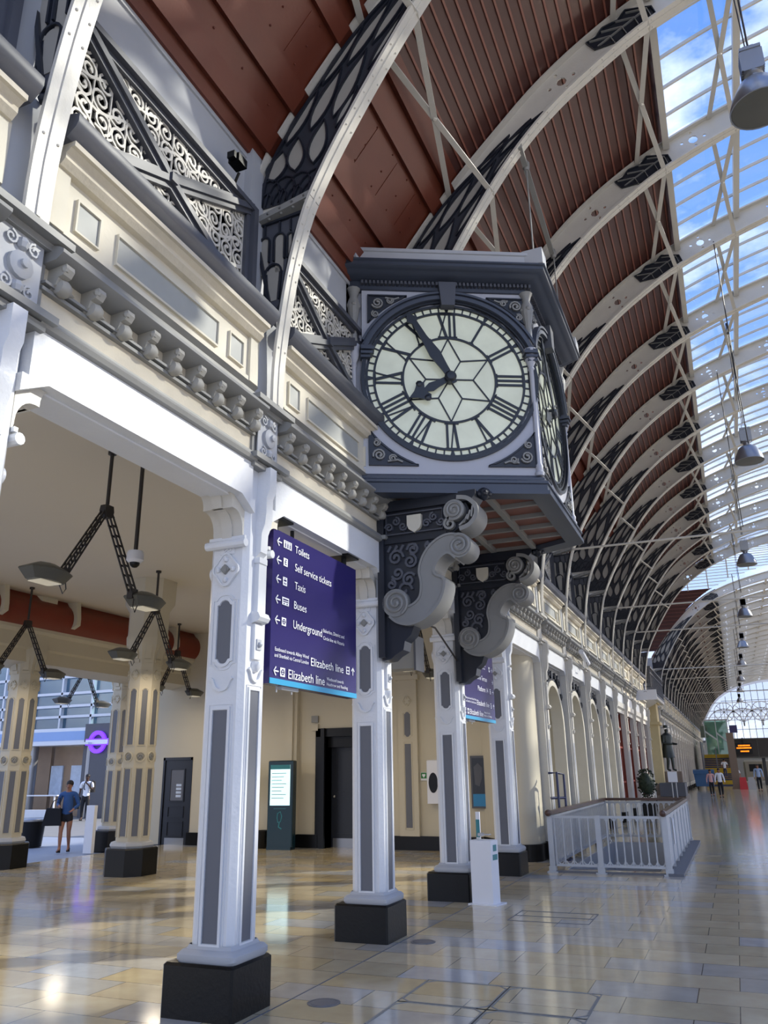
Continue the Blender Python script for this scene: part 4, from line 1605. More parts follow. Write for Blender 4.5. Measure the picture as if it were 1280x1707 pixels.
def dial_face(idx):
    o_ = orig[idx]
    uc = flen[idx] / 2 + 0.0 if idx else UC
    d0 = 0.20
    F = OFF @ Matrix.Translation((o_.x, o_.y, 0)) @ Matrix.Rotation(R_(ang[idx]), 4, 'Z') @ Matrix.Translation((uc, 0, 0))
    # local: x right from dial centre, y inward (cornice edge = 0, case = 0.20)
    W2 = 1.10
    m = MB(F)
    z0, z1 = 5.09, 7.62
    sq_ = [(-W2, z0), (W2, z0), (W2, z1), (-W2, z1)]
    m.prism(sq_, 'y', 0.13, 0.20, holes=[arc(0, ZC, 1.06, 0, 354, 59)])
    obj('face_board', m, M['clockl'], CL)
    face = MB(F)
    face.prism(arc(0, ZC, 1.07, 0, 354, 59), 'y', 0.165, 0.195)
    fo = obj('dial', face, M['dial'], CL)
    m = MB(F)
    for r, w, y in ((1.095, 0.045, 0.095), (1.055, 0.05, 0.13), (0.952, 0.028, 0.145), (0.588, 0.026, 0.145)):
        m.ribbon(arc(0, ZC, r, 0, 357, 119), w, y, 0.17, closed=True)
    for i in range(60):
        a = R_(i * 6)
        ca, sa = math.cos(a), math.sin(a)
        w = 0.018
        m.ribbon([(0.95 * ca, ZC + 0.95 * sa), (1.06 * ca, ZC + 1.06 * sa)], [w, w] if i % 5 else [0.02, 0.075], 0.150, 0.17)
    for i in range(6):
        a0, a1, a2 = (R_(90 + 60 * i + q) for q in (0, 30, 60))
        P = (0.575 * math.cos(a0), ZC + 0.575 * math.sin(a0))
        Q = (0.30 * math.cos(a1), ZC + 0.30 * math.sin(a1))
        R3 = (0.575 * math.cos(a2), ZC + 0.575 * math.sin(a2))
        for A1, B1 in ((P, Q), (Q, R3), ((0, ZC), Q)):
            m.ribbon([A1, B1], 0.017, 0.150, 0.168)
    obj('dial_ring', m, M['hand'], fo)
    for h in range(12):
        nm = MB(F @ Matrix.Translation((0, 0, ZC)) @ Matrix.Rotation(R_(h * 30), 4, 'Y'))
        s_ = roman[h]
        wd = {'I': 0.062, 'V': 0.115, 'X': 0.125}
        tot = sum(wd[c] for c in s_)
        x = -tot / 2
        b, tp = 0.595, 0.945
        for c in s_:
            w = wd[c]
            if c == 'I':
                nm.ribbon([(x + w / 2, b), (x + w / 2, tp)], 0.030, 0.148, 0.168)
            elif c == 'V':
                nm.ribbon([(x + w * 0.12, tp), (x + w * 0.52, b)], 0.034, 0.148, 0.168)
                nm.ribbon([(x + w * 0.88, tp), (x + w * 0.52, b)], 0.018, 0.148, 0.168)
            else:
                nm.ribbon([(x + w * 0.10, tp), (x + w * 0.90, b)], 0.036, 0.148, 0.168)
                nm.ribbon([(x + w * 0.88, tp), (x + w * 0.12, b)], 0.018, 0.148, 0.168)
            x += w
        for zz in (b + 0.008, tp - 0.008):
            nm.ribbon([(-tot / 2, zz), (tot / 2, zz)], 0.02, 0.148, 0.168)
        obj('numeral', nm, M['hand'], fo)
    # hood moulding and keystone
    m = MB(F)
    for r, w, y in ((1.13, 0.05, 0.05), (1.165, 0.035, 0.075), (1.195, 0.03, 0.04)):
        pts = arc(0, ZC, r, 12, 168, 60)
        pts = [(max(-W2, min(W2, x)), z) for x, z in pts]
        m.ribbon([p for p in arc(0, ZC, r, 18 + (r - 1.1) * 60, 162 - (r - 1.1) * 60, 60) if abs(p[0]) < W2], w, y, 0.17)
    for sx in (-1, 1):
        for z_, d in ((6.62, 0.0), (6.66, 0.03), (6.71, 0.05), (6.75, 0.02)):
            m.box(min(sx * (W2 + 0.02), sx * (1.0 - d)), max(sx * (W2 + 0.02), sx * (1.0 - d)), 0.06 - d, 0.17, z_, z_ + 0.035)
    obj('hood_moulding', m, M['clockd'], CL)
    m = MB(F)
    m.prism([(-0.085, 7.36), (0.085, 7.36), (0.115, 7.70), (-0.115, 7.70)], 'y', 0.0, 0.12)
    obj('keystone', m, M['slate'], CL)
    # spandrel ornaments
    for sx in (-1, 1):
        for top in (0, 1):
            e = 1.02
            z_c = (7.54 if top else 5.20)
            sg = -1 if top else 1
            rr = 1.25 if not top else 1.275
            xs_ = math.sqrt(rr * rr - (ZC - z_c) ** 2)
            tri = [(sx * e, z_c), (sx * xs_, z_c)]
            for a in range(1, 9):
                x = xs_ + (e - xs_) * a / 8
                tri.append((sx * x, ZC + (1 if top else -1) * math.sqrt(max(0.0, rr * rr - x * x))))
            tri = [p for i, p in enumerate(tri) if i == 0 or math.dist(p, tri[i - 1]) > 0.004]
            m = MB(F)
            m.prism(tri, 'y', 0.115, 0.135)
            m.ribbon(tri, 0.022, 0.10, 0.13, closed=True)
            obj('spandrel_panel', m, M['navy'], CL)
            m = MB(F)
            cx_, cz_ = sx * (e - 0.12), z_c + sg * 0.12
            m.ribbon(spiral(cx_, cz_, 0.078, 0.015, 200, 1.8 * sx * sg, 20), [0.02] * 17 + [0.03] * 4, 0.085, 0.12)
            m.ribbon(spiral(cx_ - sx * 0.16, cz_ - sg * 0.04, 0.05, 0.012, 20, -1.6 * sx * sg, 14), 0.017, 0.09, 0.12)
            m.ribbon(spiral(cx_ + sx * 0.03, cz_ + sg * 0.16, 0.05, 0.012, 120, 1.6 * sx * sg, 14), 0.017, 0.09, 0.12)
            m.ribbon([(cx_ - sx * 0.10, cz_ - sg * 0.08), (cx_ - sx * 0.22, cz_ - sg * 0.06), (cx_ - sx * 0.28, cz_ - sg * 0.085)], 0.02, 0.09, 0.12)
            obj('scroll_carving', m, M['mgrey'], CL)
    # dentils
    n = 44
    for sx in (-1, 1):
        m = MB(F)
        for i in range(n):
            u = -1.12 + 2.24 * (i + 0.5) / n
            if abs(u) < 0.12 or u * sx < 0:
                continue
            m.box(u - 0.015, u + 0.015, 0.06, 0.12, 7.69, 7.735)
        obj('dentil_row', m, M['slate'], CL)
    # hands
    def hand_outline(pts, a, y0, y1, nm):
        h = MB(F @ Matrix.Translation((0, 0, ZC)) @ Matrix.Rotation(R_(a), 4, 'Y'))
        h.prism(pts, 'y', y0, y1)
        return h
    mh = [(-0.03, -0.1), (0.03, -0.1), (0.05, 0.16), (0.075, 0.36), (0.045, 0.62), (0.028, 0.86), (0.075, 0.92), (0.0, 1.04), (-0.075, 0.92), (-0.028, 0.86), (-0.045, 0.62), (-0.075, 0.36), (-0.05, 0.16)]
    h = hand_outline(mh, -30.5, 0.055, 0.075, '')
    obj('minute_hand', h, M['hand'], CL)
    hh = [(-0.03, -0.06), (0.03, -0.06), (0.045, 0.18), (0.06, 0.28), (0.03, 0.36), (0.09, 0.33), (0.13, 0.36), (0.13, 0.42), (0.085, 0.46), (0.05, 0.50), (0, 0.60), (-0.05, 0.50), (-0.085, 0.46), (-0.13, 0.42), (-0.13, 0.36), (-0.09, 0.33), (-0.03, 0.36), (-0.06, 0.28), (-0.045, 0.18)]
    h = hand_outline(hh, 240.5, 0.085, 0.105, '')
    for sx in (-1, 1):
        h.ball((sx * 0.105, 0.09, 0.39), 0.048, 8, sy=0.4)
    obj('hour_hand', h, M['hand'], CL)
    h = MB(F @ Matrix.Translation((0, 0, ZC)))
    h.lathe([(0.001, 0.02), (0.05, 0.025), (0.075, 0.05), (0.075, 0.15)], n=16, ax='y')
    obj('hub', h, M['hand'], CL)
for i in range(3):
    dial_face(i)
# corner colonnettes with scroll consoles
for i, p in enumerate(plan(-0.12)[1:5]):
    m = cmb()
    c = (p[0], p[1], 0)
    m.lathe([(0.055, 5.08), (0.06, 5.12), (0.04, 5.15), (0.05, 5.20), (0.032, 5.24), (0.032, 6.50), (0.045, 6.52), (0.035, 6.55), (0.06, 6.62), (0.075, 6.66), (0.075, 6.74), (0.085, 6.76), (0.085, 6.80)], c, 12)
    obj('corner_colonnette', m, M['clockl'], CL)
    m = cmb()
    m.lathe([(0.05, 6.80), (0.055, 6.88), (0.04, 7.0), (0.05, 7.15), (0.075, 7.30), (0.08, 7.42), (0.05, 7.5), (0.07, 7.58), (0.09, 7.62)], c, 10)
    for q in range(4):
        m.ball((p[0] + 0.06 * math.cos(q * PI / 2 + 0.5), p[1] + 0.06 * math.sin(q * PI / 2 + 0.5), 7.38), 0.035, 8)
    obj('corner_scroll', m, M['mgrey'], CL)
# dark wall cheek between clock and wall
m = cmb()
m.box(-3.92, -3.80, 7.99, 12.41, 5.0, 7.8)
obj('back_frame', m, M['slate'], CL)

# hangers above the clock
for i, (x, y, zt, zb) in enumerate(((-1.58, 9.15, 9.70, 8.2), (-1.66, 11.5, 9.85, 8.2))):
    m = MB()
    m.tube([(0, 0, 0), (0, 0, zb - zt)], 0.012, 6)
    m.lathe([(0.03, -0.08), (0.05, -0.04), (0.05, 0.04), (0.03, 0.08)], n=10)
    o = obj('suspension_rod', m, M['mgrey'])
    o.location = (x, y, zt)
    tag(o, '%s thin vertical rod hanging down to the clock roof' % ('nearer', 'farther')[i], 'rod')
m = MB()
m.bar((-1.57, 8.7, 9.66), (-1.68, 11.57, 9.85), 0.07, 0.07)
o = obj('suspension_beam', m, M['mgrey'])
tag(o, 'short grey beam between two ribs carrying the clock rods', 'beam')

# ================================================================== SCROLL BRACKETS
def make_bracket():
    t = thing('scroll_bracket', '', 'bracket', (WX, 8.66, 0))
    # local x from the wall
    m = MB()
    plate_ = [(0.0, 4.78), (1.05, 4.78), (1.12, 4.62), (1.05, 4.44), (0.93, 4.36), (0.72, 4.25), (0.55, 4.05), (0.52, 3.75), (0.62, 3.60), (0.52, 3.42), (0.40, 3.30), (0.36, 3.20), (0.28, 3.13), (0.26, 3.03), (0.16, 2.98), (0.10, 2.93), (0.0, 2.92)]
    m.prism(plate_, 'y', -0.11, 0.11)
    m.box(-0.02, 0.06, -0.18, 0.18, 2.95, 4.78)
    m.prism([(0.0, 4.70), (1.16, 4.70), (1.22, 4.78), (1.22, 4.83), (0, 4.83)], 'y', -0.16, 0.16)
    m.prism([(0.0, 4.30), (0.80, 4.30), (0.84, 4.34), (0.84, 4.37), (0, 4.37)], 'y', -0.14, 0.14)
    obj('side_plate', m, M['navy'], t)
    # S-scroll arm: outer (lower/front) and inner (upper/back) edges
    outer = catmull([(0.12, 3.42), (0.22, 3.34), (0.38, 3.31), (0.56, 3.37), (0.71, 3.50), (0.79, 3.66), (0.80, 3.80), (0.70, 3.86), (0.69, 3.94), (0.76, 4.05), (0.86, 4.10), (0.95, 4.03)], 5)
    inner = catmull([(0.20, 3.60), (0.27, 3.52), (0.40, 3.53), (0.50, 3.62), (0.52, 3.78), (0.50, 3.92), (0.54, 4.07), (0.64, 4.21), (0.78, 4.30), (0.92, 4.32), (1.06, 4.27), (1.12, 4.17)], 5)
    m = MB()
    m.prism(outer + list(reversed(inner)), 'y', -0.165, 0.165)
    o2 = [(x, z) for x, z in outer]
    m.ribbon(o2, 0.03, -0.185, 0.185)
    m.ribbon(inner[8:], 0.025, -0.18, 0.18)
    obj('scroll_arm', m, M['mgrey'], t)
    for nm, cx, cz, r, th, a0, tr in (('lower_volute', 0.20, 3.57, 0.165, 0.20, -60, 2.2), ('upper_volute', 1.0, 4.17, 0.145, 0.20, 110, -2.2), ('cap_volute', 0.96, 4.60, 0.13, 0.21, 240, 2.2)):
        m = MB()
        m.lathe([(r, -th + 0.02), (r, th - 0.02)], (cx, 0, cz), 24, 'y')
        for sd_ in (-1, 1):
            sp_ = spiral(cx, cz, r - 0.012, 0.02, a0, tr, 40)
            m.tube([(x, sd_ * (th - 0.015), z) for x, z in sp_], [0.02] * 34 + [0.022, 0.024, 0.026, 0.028, 0.03, 0.03, 0.03], 6)
        obj(nm, m, M['mgrey'], t)
    m = MB()
    front = catmull([(1.0, 4.75), (1.13, 4.72), (1.22, 4.62), (1.22, 4.50), (1.14, 4.40), (1.02, 4.36)], 5)
    m.ribbon(front, 0.05, -0.20, 0.20)
    for sd_ in (-1, 1):
        m.ribbon(spiral(0.90, 4.44, 0.075, 0.02, 90, 1.4, 16), 0.028, sd_ * 0.12, sd_ * 0.19)
        for q in range(4):
            m.ribbon([(1.02 + 0.05 * q, 4.40 + 0.03 * q), (1.10 + 0.03 * q, 4.47 + 0.05 * q)], 0.02, sd_ * 0.14, sd_ * 0.2)
    obj('cap_scroll', m, M['mgrey'], t)
    # carved foliage
    m = MB()
    for sd_ in (-1, 1):
        y0, y1 = sd_ * 0.10, sd_ * 0.145
        for cx, cz, r, a, tr in ((0.20, 4.12, 0.10, 0, 1.6), (0.38, 4.06, 0.09, 90, -1.6), (0.22, 3.93, 0.08, 200, 1.4), (0.36, 3.84, 0.09, 30, 1.5), (0.42, 4.20, 0.07, 120, -1.4), (0.30, 3.72, 0.10, 0, 1.0), (0.14, 3.80, 0.06, 90, -1.3), (0.62, 4.22, 0.05, 90, 1.2)):
            m.ribbon(spiral(cx, cz, r, 0.012, a, tr, 16), [0.028] * 12 + [0.036] * 5, y0, y1)
        for i in range(5):
            m.ribbon([(0.10 + i * 0.08, 4.20), (0.14 + i * 0.08, 4.27)], 0.03, y0, y1)
        for sx in (-1, 1):
            for q in range(3):
                m.ribbon(spiral(0.45 + sx * (0.15 + 0.09 * q), 4.53 + (0.04 if q % 2 else -0.03), 0.055, 0.01, 90 * q, 1.4 * sx, 12), 0.022, y0, y1)
        m.ribbon([(0.08, 4.41), (0.80, 4.41), (0.80, 4.66), (0.08, 4.66)], 0.015, y0, y1, closed=True)
    obj('leaf_carving', m, M['slate'], t)
    for sd_ in (-1, 1):
        m = MB()
        m.prism([(0.36, 4.62), (0.54, 4.62), (0.54, 4.50), (0.52, 4.45), (0.45, 4.40), (0.38, 4.45), (0.36, 4.50)], 'y', sd_ * 0.10, sd_ * 0.165)
        obj('shield', m, M['cream'], t)
    m = MB()
    m.lathe([(0.001, -0.10), (0.06, -0.06), (0.09, 0.0), (0.06, 0.04), (0.03, 0.06)], (1.28, 0, 4.82), 8)
    for q in range(6):
        m.ball((1.28 + 0.07 * math.cos(q * 1.05), 0.07 * math.sin(q * 1.05), 4.80), 0.035, 6)
    obj('leaf_pendant', m, M['navy'], t)
    return t
BK = make_bracket()
BK['label'] = 'nearer dark and grey scroll bracket under the clock'
dup(BK, (WX, 11.56, 0), 'farther dark and grey scroll bracket under the clock')

# ================================================================== HANGING SIGNS
def arrow(m, x, z, s_, kind='l', y=-0.063):
    def rr(px, pz):
        if kind == 'l':
            return (x + px * s_, z + pz * s_)
        if kind == 'r':
            return (x - px * s_, z + pz * s_)
        return (x + pz * s_, z - px * s_)
    m.ribbon([rr(-0.5, 0), rr(0.5, 0)], 0.14 * s_, y, y + 0.004)
    m.ribbon([rr(-0.05, 0.45), rr(-0.5, 0), rr(-0.05, -0.45)], 0.14 * s_, y, y + 0.004)
def icon(m, n_, x0, x1, z0, z1, kind):
    y = -0.063
    m.box(x0, x1, y, y + 0.003, z0, z1)
    w, h = x1 - x0, z1 - z0
    cx = (x0 + x1) / 2
    cz = (z0 + z1) / 2
    yy = y - 0.002
    if kind == 'people':
        for q in (0.2, 0.5, 0.8):
            n_.box(x0 + w * q - w * 0.05, x0 + w * q + w * 0.05, yy, y, z0 + h * 0.1, z0 + h * 0.65)
            n_.box(x0 + w * q - w * 0.03, x0 + w * q + w * 0.03, yy, y, z0 + h * 0.72, z0 + h * 0.9)
        n_.box(x0 + w * 0.345, x0 + w * 0.36, yy, y, z0, z1)
        n_.box(x0 + w * 0.645, x0 + w * 0.66, yy, y, z0, z1)
    elif kind == 'pound':
        n_.ribbon([(cx + w * 0.2, cz + h * 0.25), (cx, cz + h * 0.32), (cx - w * 0.1, cz + h * 0.1), (cx - w * 0.12, cz - h * 0.28), (cx + w * 0.22, cz - h * 0.28)], w * 0.12, yy, y)
        n_.box(cx - w * 0.25, cx + w * 0.15, yy, y, cz - h * 0.04, cz + h * 0.04)
    elif kind == 'bus':
        n_.box(x0 + w * 0.12, x1 - w * 0.12, yy, y, z0 + h * 0.62, z0 + h * 0.80)
        n_.box(x0 + w * 0.12, x1 - w * 0.12, yy, y, z0 + h * 0.38, z0 + h * 0.50)
        n_.box(x0 + w * 0.2, x0 + w * 0.34, yy, y, z0 + h * 0.1, z0 + h * 0.25)
        n_.box(x1 - w * 0.34, x1 - w * 0.2, yy, y, z0 + h * 0.1, z0 + h * 0.25)
    elif kind == 'taxi':
        n_.box(x0 + w * 0.2, x1 - w * 0.2, yy, y, z0 + h * 0.5, z0 + h * 0.7)
        n_.box(x0 + w * 0.25, x0 + w * 0.42, yy, y, z0 + h * 0.15, z0 + h * 0.32)
        n_.box(x1 - w * 0.42, x1 - w * 0.25, yy, y, z0 + h * 0.15, z0 + h * 0.32)
        n_.box(x0 + w * 0.3, x1 - w * 0.3, yy, y, z0 + h * 0.80, z0 + h * 0.88)
    elif kind == 'ring':
        n_.ribbon(arc(cx, cz, w * 0.26, 0, 342, 19), w * 0.12, yy, y, closed=True)
        n_.box(cx - w * 0.38, cx + w * 0.38, yy, y, cz - h * 0.05, cz + h * 0.05)
    else:
        n_.box(x0 + w * 0.2, x1 - w * 0.2, yy, y, z0 + h * 0.55, z0 + h * 0.85)
        n_.box(x0 + w * 0.2, x1 - w * 0.2, yy, y, z0 + h * 0.15, z0 + h * 0.4)
def sign_base(t, w, h):
    m = MB()
    m.box(0, w, -0.055, 0.055, 0, h)
    obj('sign_panel', m, M['blue'], t)
    m = MB()
    m.box(0, w, -0.06, -0.05, 0, 0.05)
    obj('lower_stripe', m, M['cyan'], t)
    for x in (0.12, w - 0.2):
        m = MB()
        m.tube([(x, 0, h), (x, 0, 4.0 - 2.46)], 0.03, 8)
        m.box(x - 0.14, x + 0.14, -0.12, 0.12, 4.0 - 2.46 - 0.02, 4.0 - 2.46 + 0.01)
        obj('hanger', m, M['black'], t)
    m = MB()
    m.tube([(0.45, 0, h), (0.45, 0, 1.55)], 0.02, 6)
    obj('hanger', m, M['black'], t)
    m = MB()
    for x in (0.22, 0.5):
        m.tube([(x, 0, 0), (x, 0, -0.06)], 0.008, 5)
    m.box(0.28, 0.6, -0.02, 0.02, -0.03, 0)
    obj('lower_bracket', m, M['lgrey'], t)
t = thing('direction_sign', 'purple hanging sign with Toilets, Taxis, Buses and Underground, beside the nearest column', 'sign', (-3.745, 6.18, 2.46), 90)
sign_base(t, 1.83, 1.43)
m, n2 = MB(), MB()
Y_ = -0.0605
lines_ = (('Toilets', 0.405, 1.285, 0.075, 0.29), ('Self service tickets', 0.41, 1.105, 0.075, 0.785), ('Taxis', 0.41, 0.925, 0.075, 0.215), ('Buses', 0.405, 0.735, 0.075, 0.25), ('Underground', 0.398, 0.545, 0.08, 0.595),
                       ('Bakerloo, District and', 1.02, 0.60, 0.036, 0.49), ('Circle line via Victoria', 1.02, 0.525, 0.036, 0.49),
                       ('Eastbound towards Abbey Wood', 0.07, 0.295, 0.034, 0.645), ('and Shenfield via Central London', 0.065, 0.240, 0.034, 0.65),
                       ('Elizabeth line', 0.762, 0.235, 0.08, 0.73), ('Elizabeth line', 0.325, 0.070, 0.085, 0.735),
                       ('Westbound towards', 1.105, 0.126, 0.032, 0.39), ('Heathrow and Reading', 1.105, 0.074, 0.032, 0.49))
for s_, x, z, h, w in lines_:
    ml = MB()
    txt(ml, s_, x, z, h, Y_, w)
    ml.mi = [0] * len(ml.f)
    obj('text_line', ml, M['ink'], t)
for z in (1.318, 1.14, 0.960, 0.768, 0.577, 0.115):
    arrow(m, 0.105, z, 0.085)
arrow(m, 1.73, 0.275, 0.08, 'u')
icon(m, n2, 0.183, 0.335, 1.285, 1.36, 'people')
icon(m, n2, 0.188, 0.265, 1.108, 1.185, 'pound')
icon(m, n2, 0.185, 0.262, 0.92, 1.0, 'taxi')
icon(m, n2, 0.18, 0.305, 0.735, 0.808, 'bus')
icon(m, n2, 0.18, 0.26, 0.54, 0.615, 'ring')
icon(m, n2, 0.175, 0.262, 0.075, 0.155, 'ring')
icon(m, n2, 1.56, 1.645, 0.235, 0.315, 'lift')
m.mi = [0] * len(m.f)
lo = obj('arrows_and_pictograms', m, M['ink'], t)
obj('pictogram_detail', n2, M['blue'], lo)
t = thing('direction_sign', 'purple hanging sign half hidden by the farther scroll bracket, with Platform 14', 'sign', (-3.745, 11.98, 2.46), 90)
sign_base(t, 1.72, 1.43)
m, n2 = MB(), MB()
lines_ = (('Eastbourne Terrace', 0.45, 0.655, 0.075, 0.83), ('Platform 14', 0.72, 0.475, 0.08, 0.60), ('Elizabeth line', 0.62, 0.24, 0.08, 0.73), ('Elizabeth line', 0.21, 0.075, 0.08, 0.74),
                       ('Eastbound towards Abbey Wood', 0.03, 0.30, 0.032, 0.55), ('and Shenfield via Central London', 0.03, 0.25, 0.032, 0.55), ('Westbound towards', 1.0, 0.13, 0.03, 0.36), ('Heathrow and Reading', 1.0, 0.08, 0.03, 0.45),
                       ('Bakerloo, District', 0.82, 0.90, 0.032, 0.42), ('and Circle line', 0.82, 0.85, 0.032, 0.38))
for s_, x, z, h, w in lines_:
    ml = MB()
    txt(ml, s_, x, z, h, Y_, w)
    ml.mi = [0] * len(ml.f)
    obj('text_line', ml, M['ink'], t)
for z in (0.88, 0.68, 0.51):
    arrow(m, 1.62, z, 0.075, 'r')
arrow(m, 1.62, 0.27, 0.075, 'u')
icon(m, n2, 1.42, 1.50, 0.84, 0.92, 'ring')
icon(m, n2, 1.42, 1.50, 0.47, 0.55, 'lift')
icon(m, n2, 1.42, 1.50, 0.235, 0.315, 'lift')
icon(m, n2, 0.09, 0.17, 0.075, 0.155, 'ring')
lo = obj('arrows_and_pictograms', m, M['ink'], t)
obj('pictogram_detail', n2, M['blue'], lo)

# ================================================================== SIDE HALL OBJECTS
def make_inner_column():
    t = thing('hall_column', '', 'column', (0, 0, 0))
    def octo(w, f, z):
        k = f / 2
        return [(-k, -w, z), (k, -w, z), (w, -k, z), (w, k, z), (k, w, z), (-k, w, z), (-w, k, z), (-w, -k, z)]
    def loft(mb, lv):
        vs = [p for w, f, z in lv for p in octo(w, f, z)]
        fs = [tuple(range(8)), tuple(range(8 * len(lv) - 8, 8 * len(lv)))]
        for i in range(len(lv) - 1):
            fs += [(8 * i + k, 8 * i + (k + 1) % 8, 8 * i + 8 + (k + 1) % 8, 8 * i + 8 + k) for k in range(8)]
        mb.add(vs, fs)
    m = MB()
    loft(m, [(0.43, 0.42, 0), (0.43, 0.42, 0.44), (0.415, 0.405, 0.46)])
    obj('plinth', m, M['black'], t)
    m = MB()
    loft(m, [(0.35, 0.32, 0.46), (0.37, 0.34, 0.50), (0.35, 0.32, 0.55), (0.30, 0.27, 0.57)])
    obj('base_moulding', m, M['lgrey'], t)
    m = MB()
    loft(m, [(0.28, 0.25, 0.55), (0.28, 0.25, 3.75), (0.29, 0.26, 3.80), (0.30, 0.27, 3.95), (0.37, 0.34, 4.15), (0.38, 0.35, 4.3), (0.36, 0.33, 4.35), (0.36, 0.33, 4.8), (0.45, 0.42, 4.95), (0.46, 0.43, 5.42)])
    obj('shaft', m, M['creamin'], t)
    for i in range(8):
        F = FR(0, 0, 0, i * 45)
        wd = 0.12 if i % 2 == 0 else 0.10
        dist = 0.28 if i % 2 == 0 else (0.28 + 0.125) / math.sqrt(2)
        lo_ = [(wd / 2, 0.66), (wd / 2, 1.82), (-wd / 2, 1.82), (-wd / 2, 0.66)]
        up_ = ogee(wd, 2.26, 3.28, bot=False)
        g = MB(F)
        g.prism(lo_, 'y', -dist - 0.006, -dist + 0.01)
        obj('inlay_panel', g, M['greyp'], t)
        g = MB(F)
        g.prism(up_, 'y', -dist - 0.006, -dist + 0.01)
        obj('inlay_panel', g, M['greyp'], t)
        g = MB(F)
        for p_ in (lo_, up_):
            g.ribbon(grow(p_, 0.02), 0.018, -dist - 0.014, -dist, closed=True)
        g.ribbon(arc(0, 2.04, 0.085, 0, 342, 19), 0.016, -dist - 0.02, -dist, closed=True)
        obj('panel_frame', g, M['creamin'], t)
        g = MB(F)
        g.lathe([(0.001, -dist - 0.02), (0.04, -dist - 0.018), (0.058, -dist - 0.008), (0.058, -dist)], (0, 0, 2.04), 14, 'y')
        for q in range(6):
            g.ball((0.035 * math.cos(q * 1.047), -dist - 0.02, 2.04 + 0.035 * math.sin(q * 1.047)), 0.014, 6)
        obj('roundel', g, M['mgrey'], t)
        g = MB(F @ Matrix.Translation((0, 0, 0)))
        quatrefoil(g, 3.55, -dist, 0.7)
        g.box(-0.09, 0.09, -dist - 0.03, -dist, 3.78, 3.84)
        g.prism([(-dist, 3.84), (-dist - 0.03, 3.86), (-dist - 0.09, 4.10), (-dist - 0.09, 4.2), (-dist, 4.3)], 'x', -0.055, 0.055)
        obj('rosette', g, M['creamin'], t)
    return t
IC = make_inner_column()
IC.location = (-10.42, 12.75, 0)
IC['label'] = 'cream octagonal column with grey panels and roundels standing alone in the side hall'
IC['group'] = 'cream octagonal hall columns'
dup(IC, (-13.75, 12.95, 0), 'cream octagonal column with roundels at the left edge of the view', group='cream octagonal hall columns')
dup(IC, (-14.15, 16.6, 0), 'octagonal column half hidden behind the lone cream column, next to the street', group='cream octagonal hall columns')
# white box added to stand for the lit lower part of the hidden column
m = MB()
m.box(-0.12, 0.12, -0.05, 0.05, 0, 1.05)
o = obj('lit_foot_box', m, M['plastic'])
o.location = (-14.20, 15.85, 0)
tag(o, 'plain white box standing in for the lit foot of the street column', 'post')

def make_lantern():
    t = thing('twin_arm_lantern', '', 'ceiling lamp', (0, 0, 4.70))
    m = MB()
    m.tube([(0, 0, 0.05), (0, 0, 0.72)], 0.022, 8)
    m.lathe([(0.05, 0.68), (0.05, 0.72)], n=10)
    obj('rod', m, M['iron'], t)
    m = MB()
    m.prism([(-0.06, 0.03), (0.06, 0.03), (0.075, -0.04), (0.045, -0.12), (-0.045, -0.12), (-0.075, -0.04)], 'x', -0.045, 0.045)
    obj('joint', m, M['iron'], t)
    for sd_ in (-1, 1):
        m = MB()
        A1, B1 = Vector((0, sd_ * 0.04, -0.06)), Vector((0, sd_ * 0.56, -0.90))
        for dx in (-0.025, 0.025):
            for dn in (-0.045, 0.045):
                nrm = Vector((0, 0.85, sd_ * 0.52)) * dn
                k = Vector((dx, 0, 0))
                m.bar(A1 + k + nrm * 0.6, B1 + k + nrm * 0.9, 0.016, 0.016)
        for i in range(9):
            f = i / 8
            for dx in (-0.025, 0.025):
                p = A1.lerp(B1, f) + Vector((dx, 0, 0))
                nrm = Vector((0, 0.85, sd_ * 0.52)) * 0.04
                q = A1.lerp(B1, min(1, f + 0.06)) + Vector((dx, 0, 0))
                m.bar(p - nrm, q + nrm, 0.012, 0.02)
        m.box(-0.04, 0.04, sd_ * 0.56 - 0.05, sd_ * 0.56 + 0.05, -0.98, -0.86)
        obj('arm', m, M['iron'], t)
        m = MB()
        y0, y1 = sd_ * 0.58, sd_ * 1.02
        ym_ = (y0 + y1) / 2
        def ring(w, l, z):
            return [(-w * 0.5, ym_ - l, z), (w * 0.5, ym_ - l, z), (w, ym_ - l * 0.3, z), (w, ym_ + l * 0.3, z), (w * 0.5, ym_ + l, z), (-w * 0.5, ym_ + l, z), (-w, ym_ + l * 0.3, z), (-w, ym_ - l * 0.3, z)]
        lv = [ring(0.07, 0.12, -0.86), ring(0.19, 0.27, -0.93), ring(0.20, 0.28, -0.945), ring(0.13, 0.20, -1.05)]
        vs = [p for l in lv for p in l]
        fs = [tuple(range(8)), tuple(range(24, 32))]
        for i in range(3):
            fs += [(8 * i + k, 8 * i + (k + 1) % 8, 8 * i + 8 + (k + 1) % 8, 8 * i + 8 + k) for k in range(8)]
        m.add(vs, fs)
        h = obj('lamp_head', m, M['greyiron'], t)
        m = MB()
        m.box(-0.09, 0.09, ym_ - 0.14, ym_ + 0.14, -1.062, -1.052)
        obj('lens', m, M['lens'], h)
        m = MB()
        m.tube([(0.03, sd_ * 0.56, -0.95), (0.04, sd_ * 0.54, -1.08), (0.04, sd_ * 0.58, -1.14), (0.03, sd_ * 0.63, -1.05), (0.03, sd_ * 0.62, -0.98)], 0.007, 5)
        obj('cable_loop', m, M['iron'], t)
    return t
LN = make_lantern()
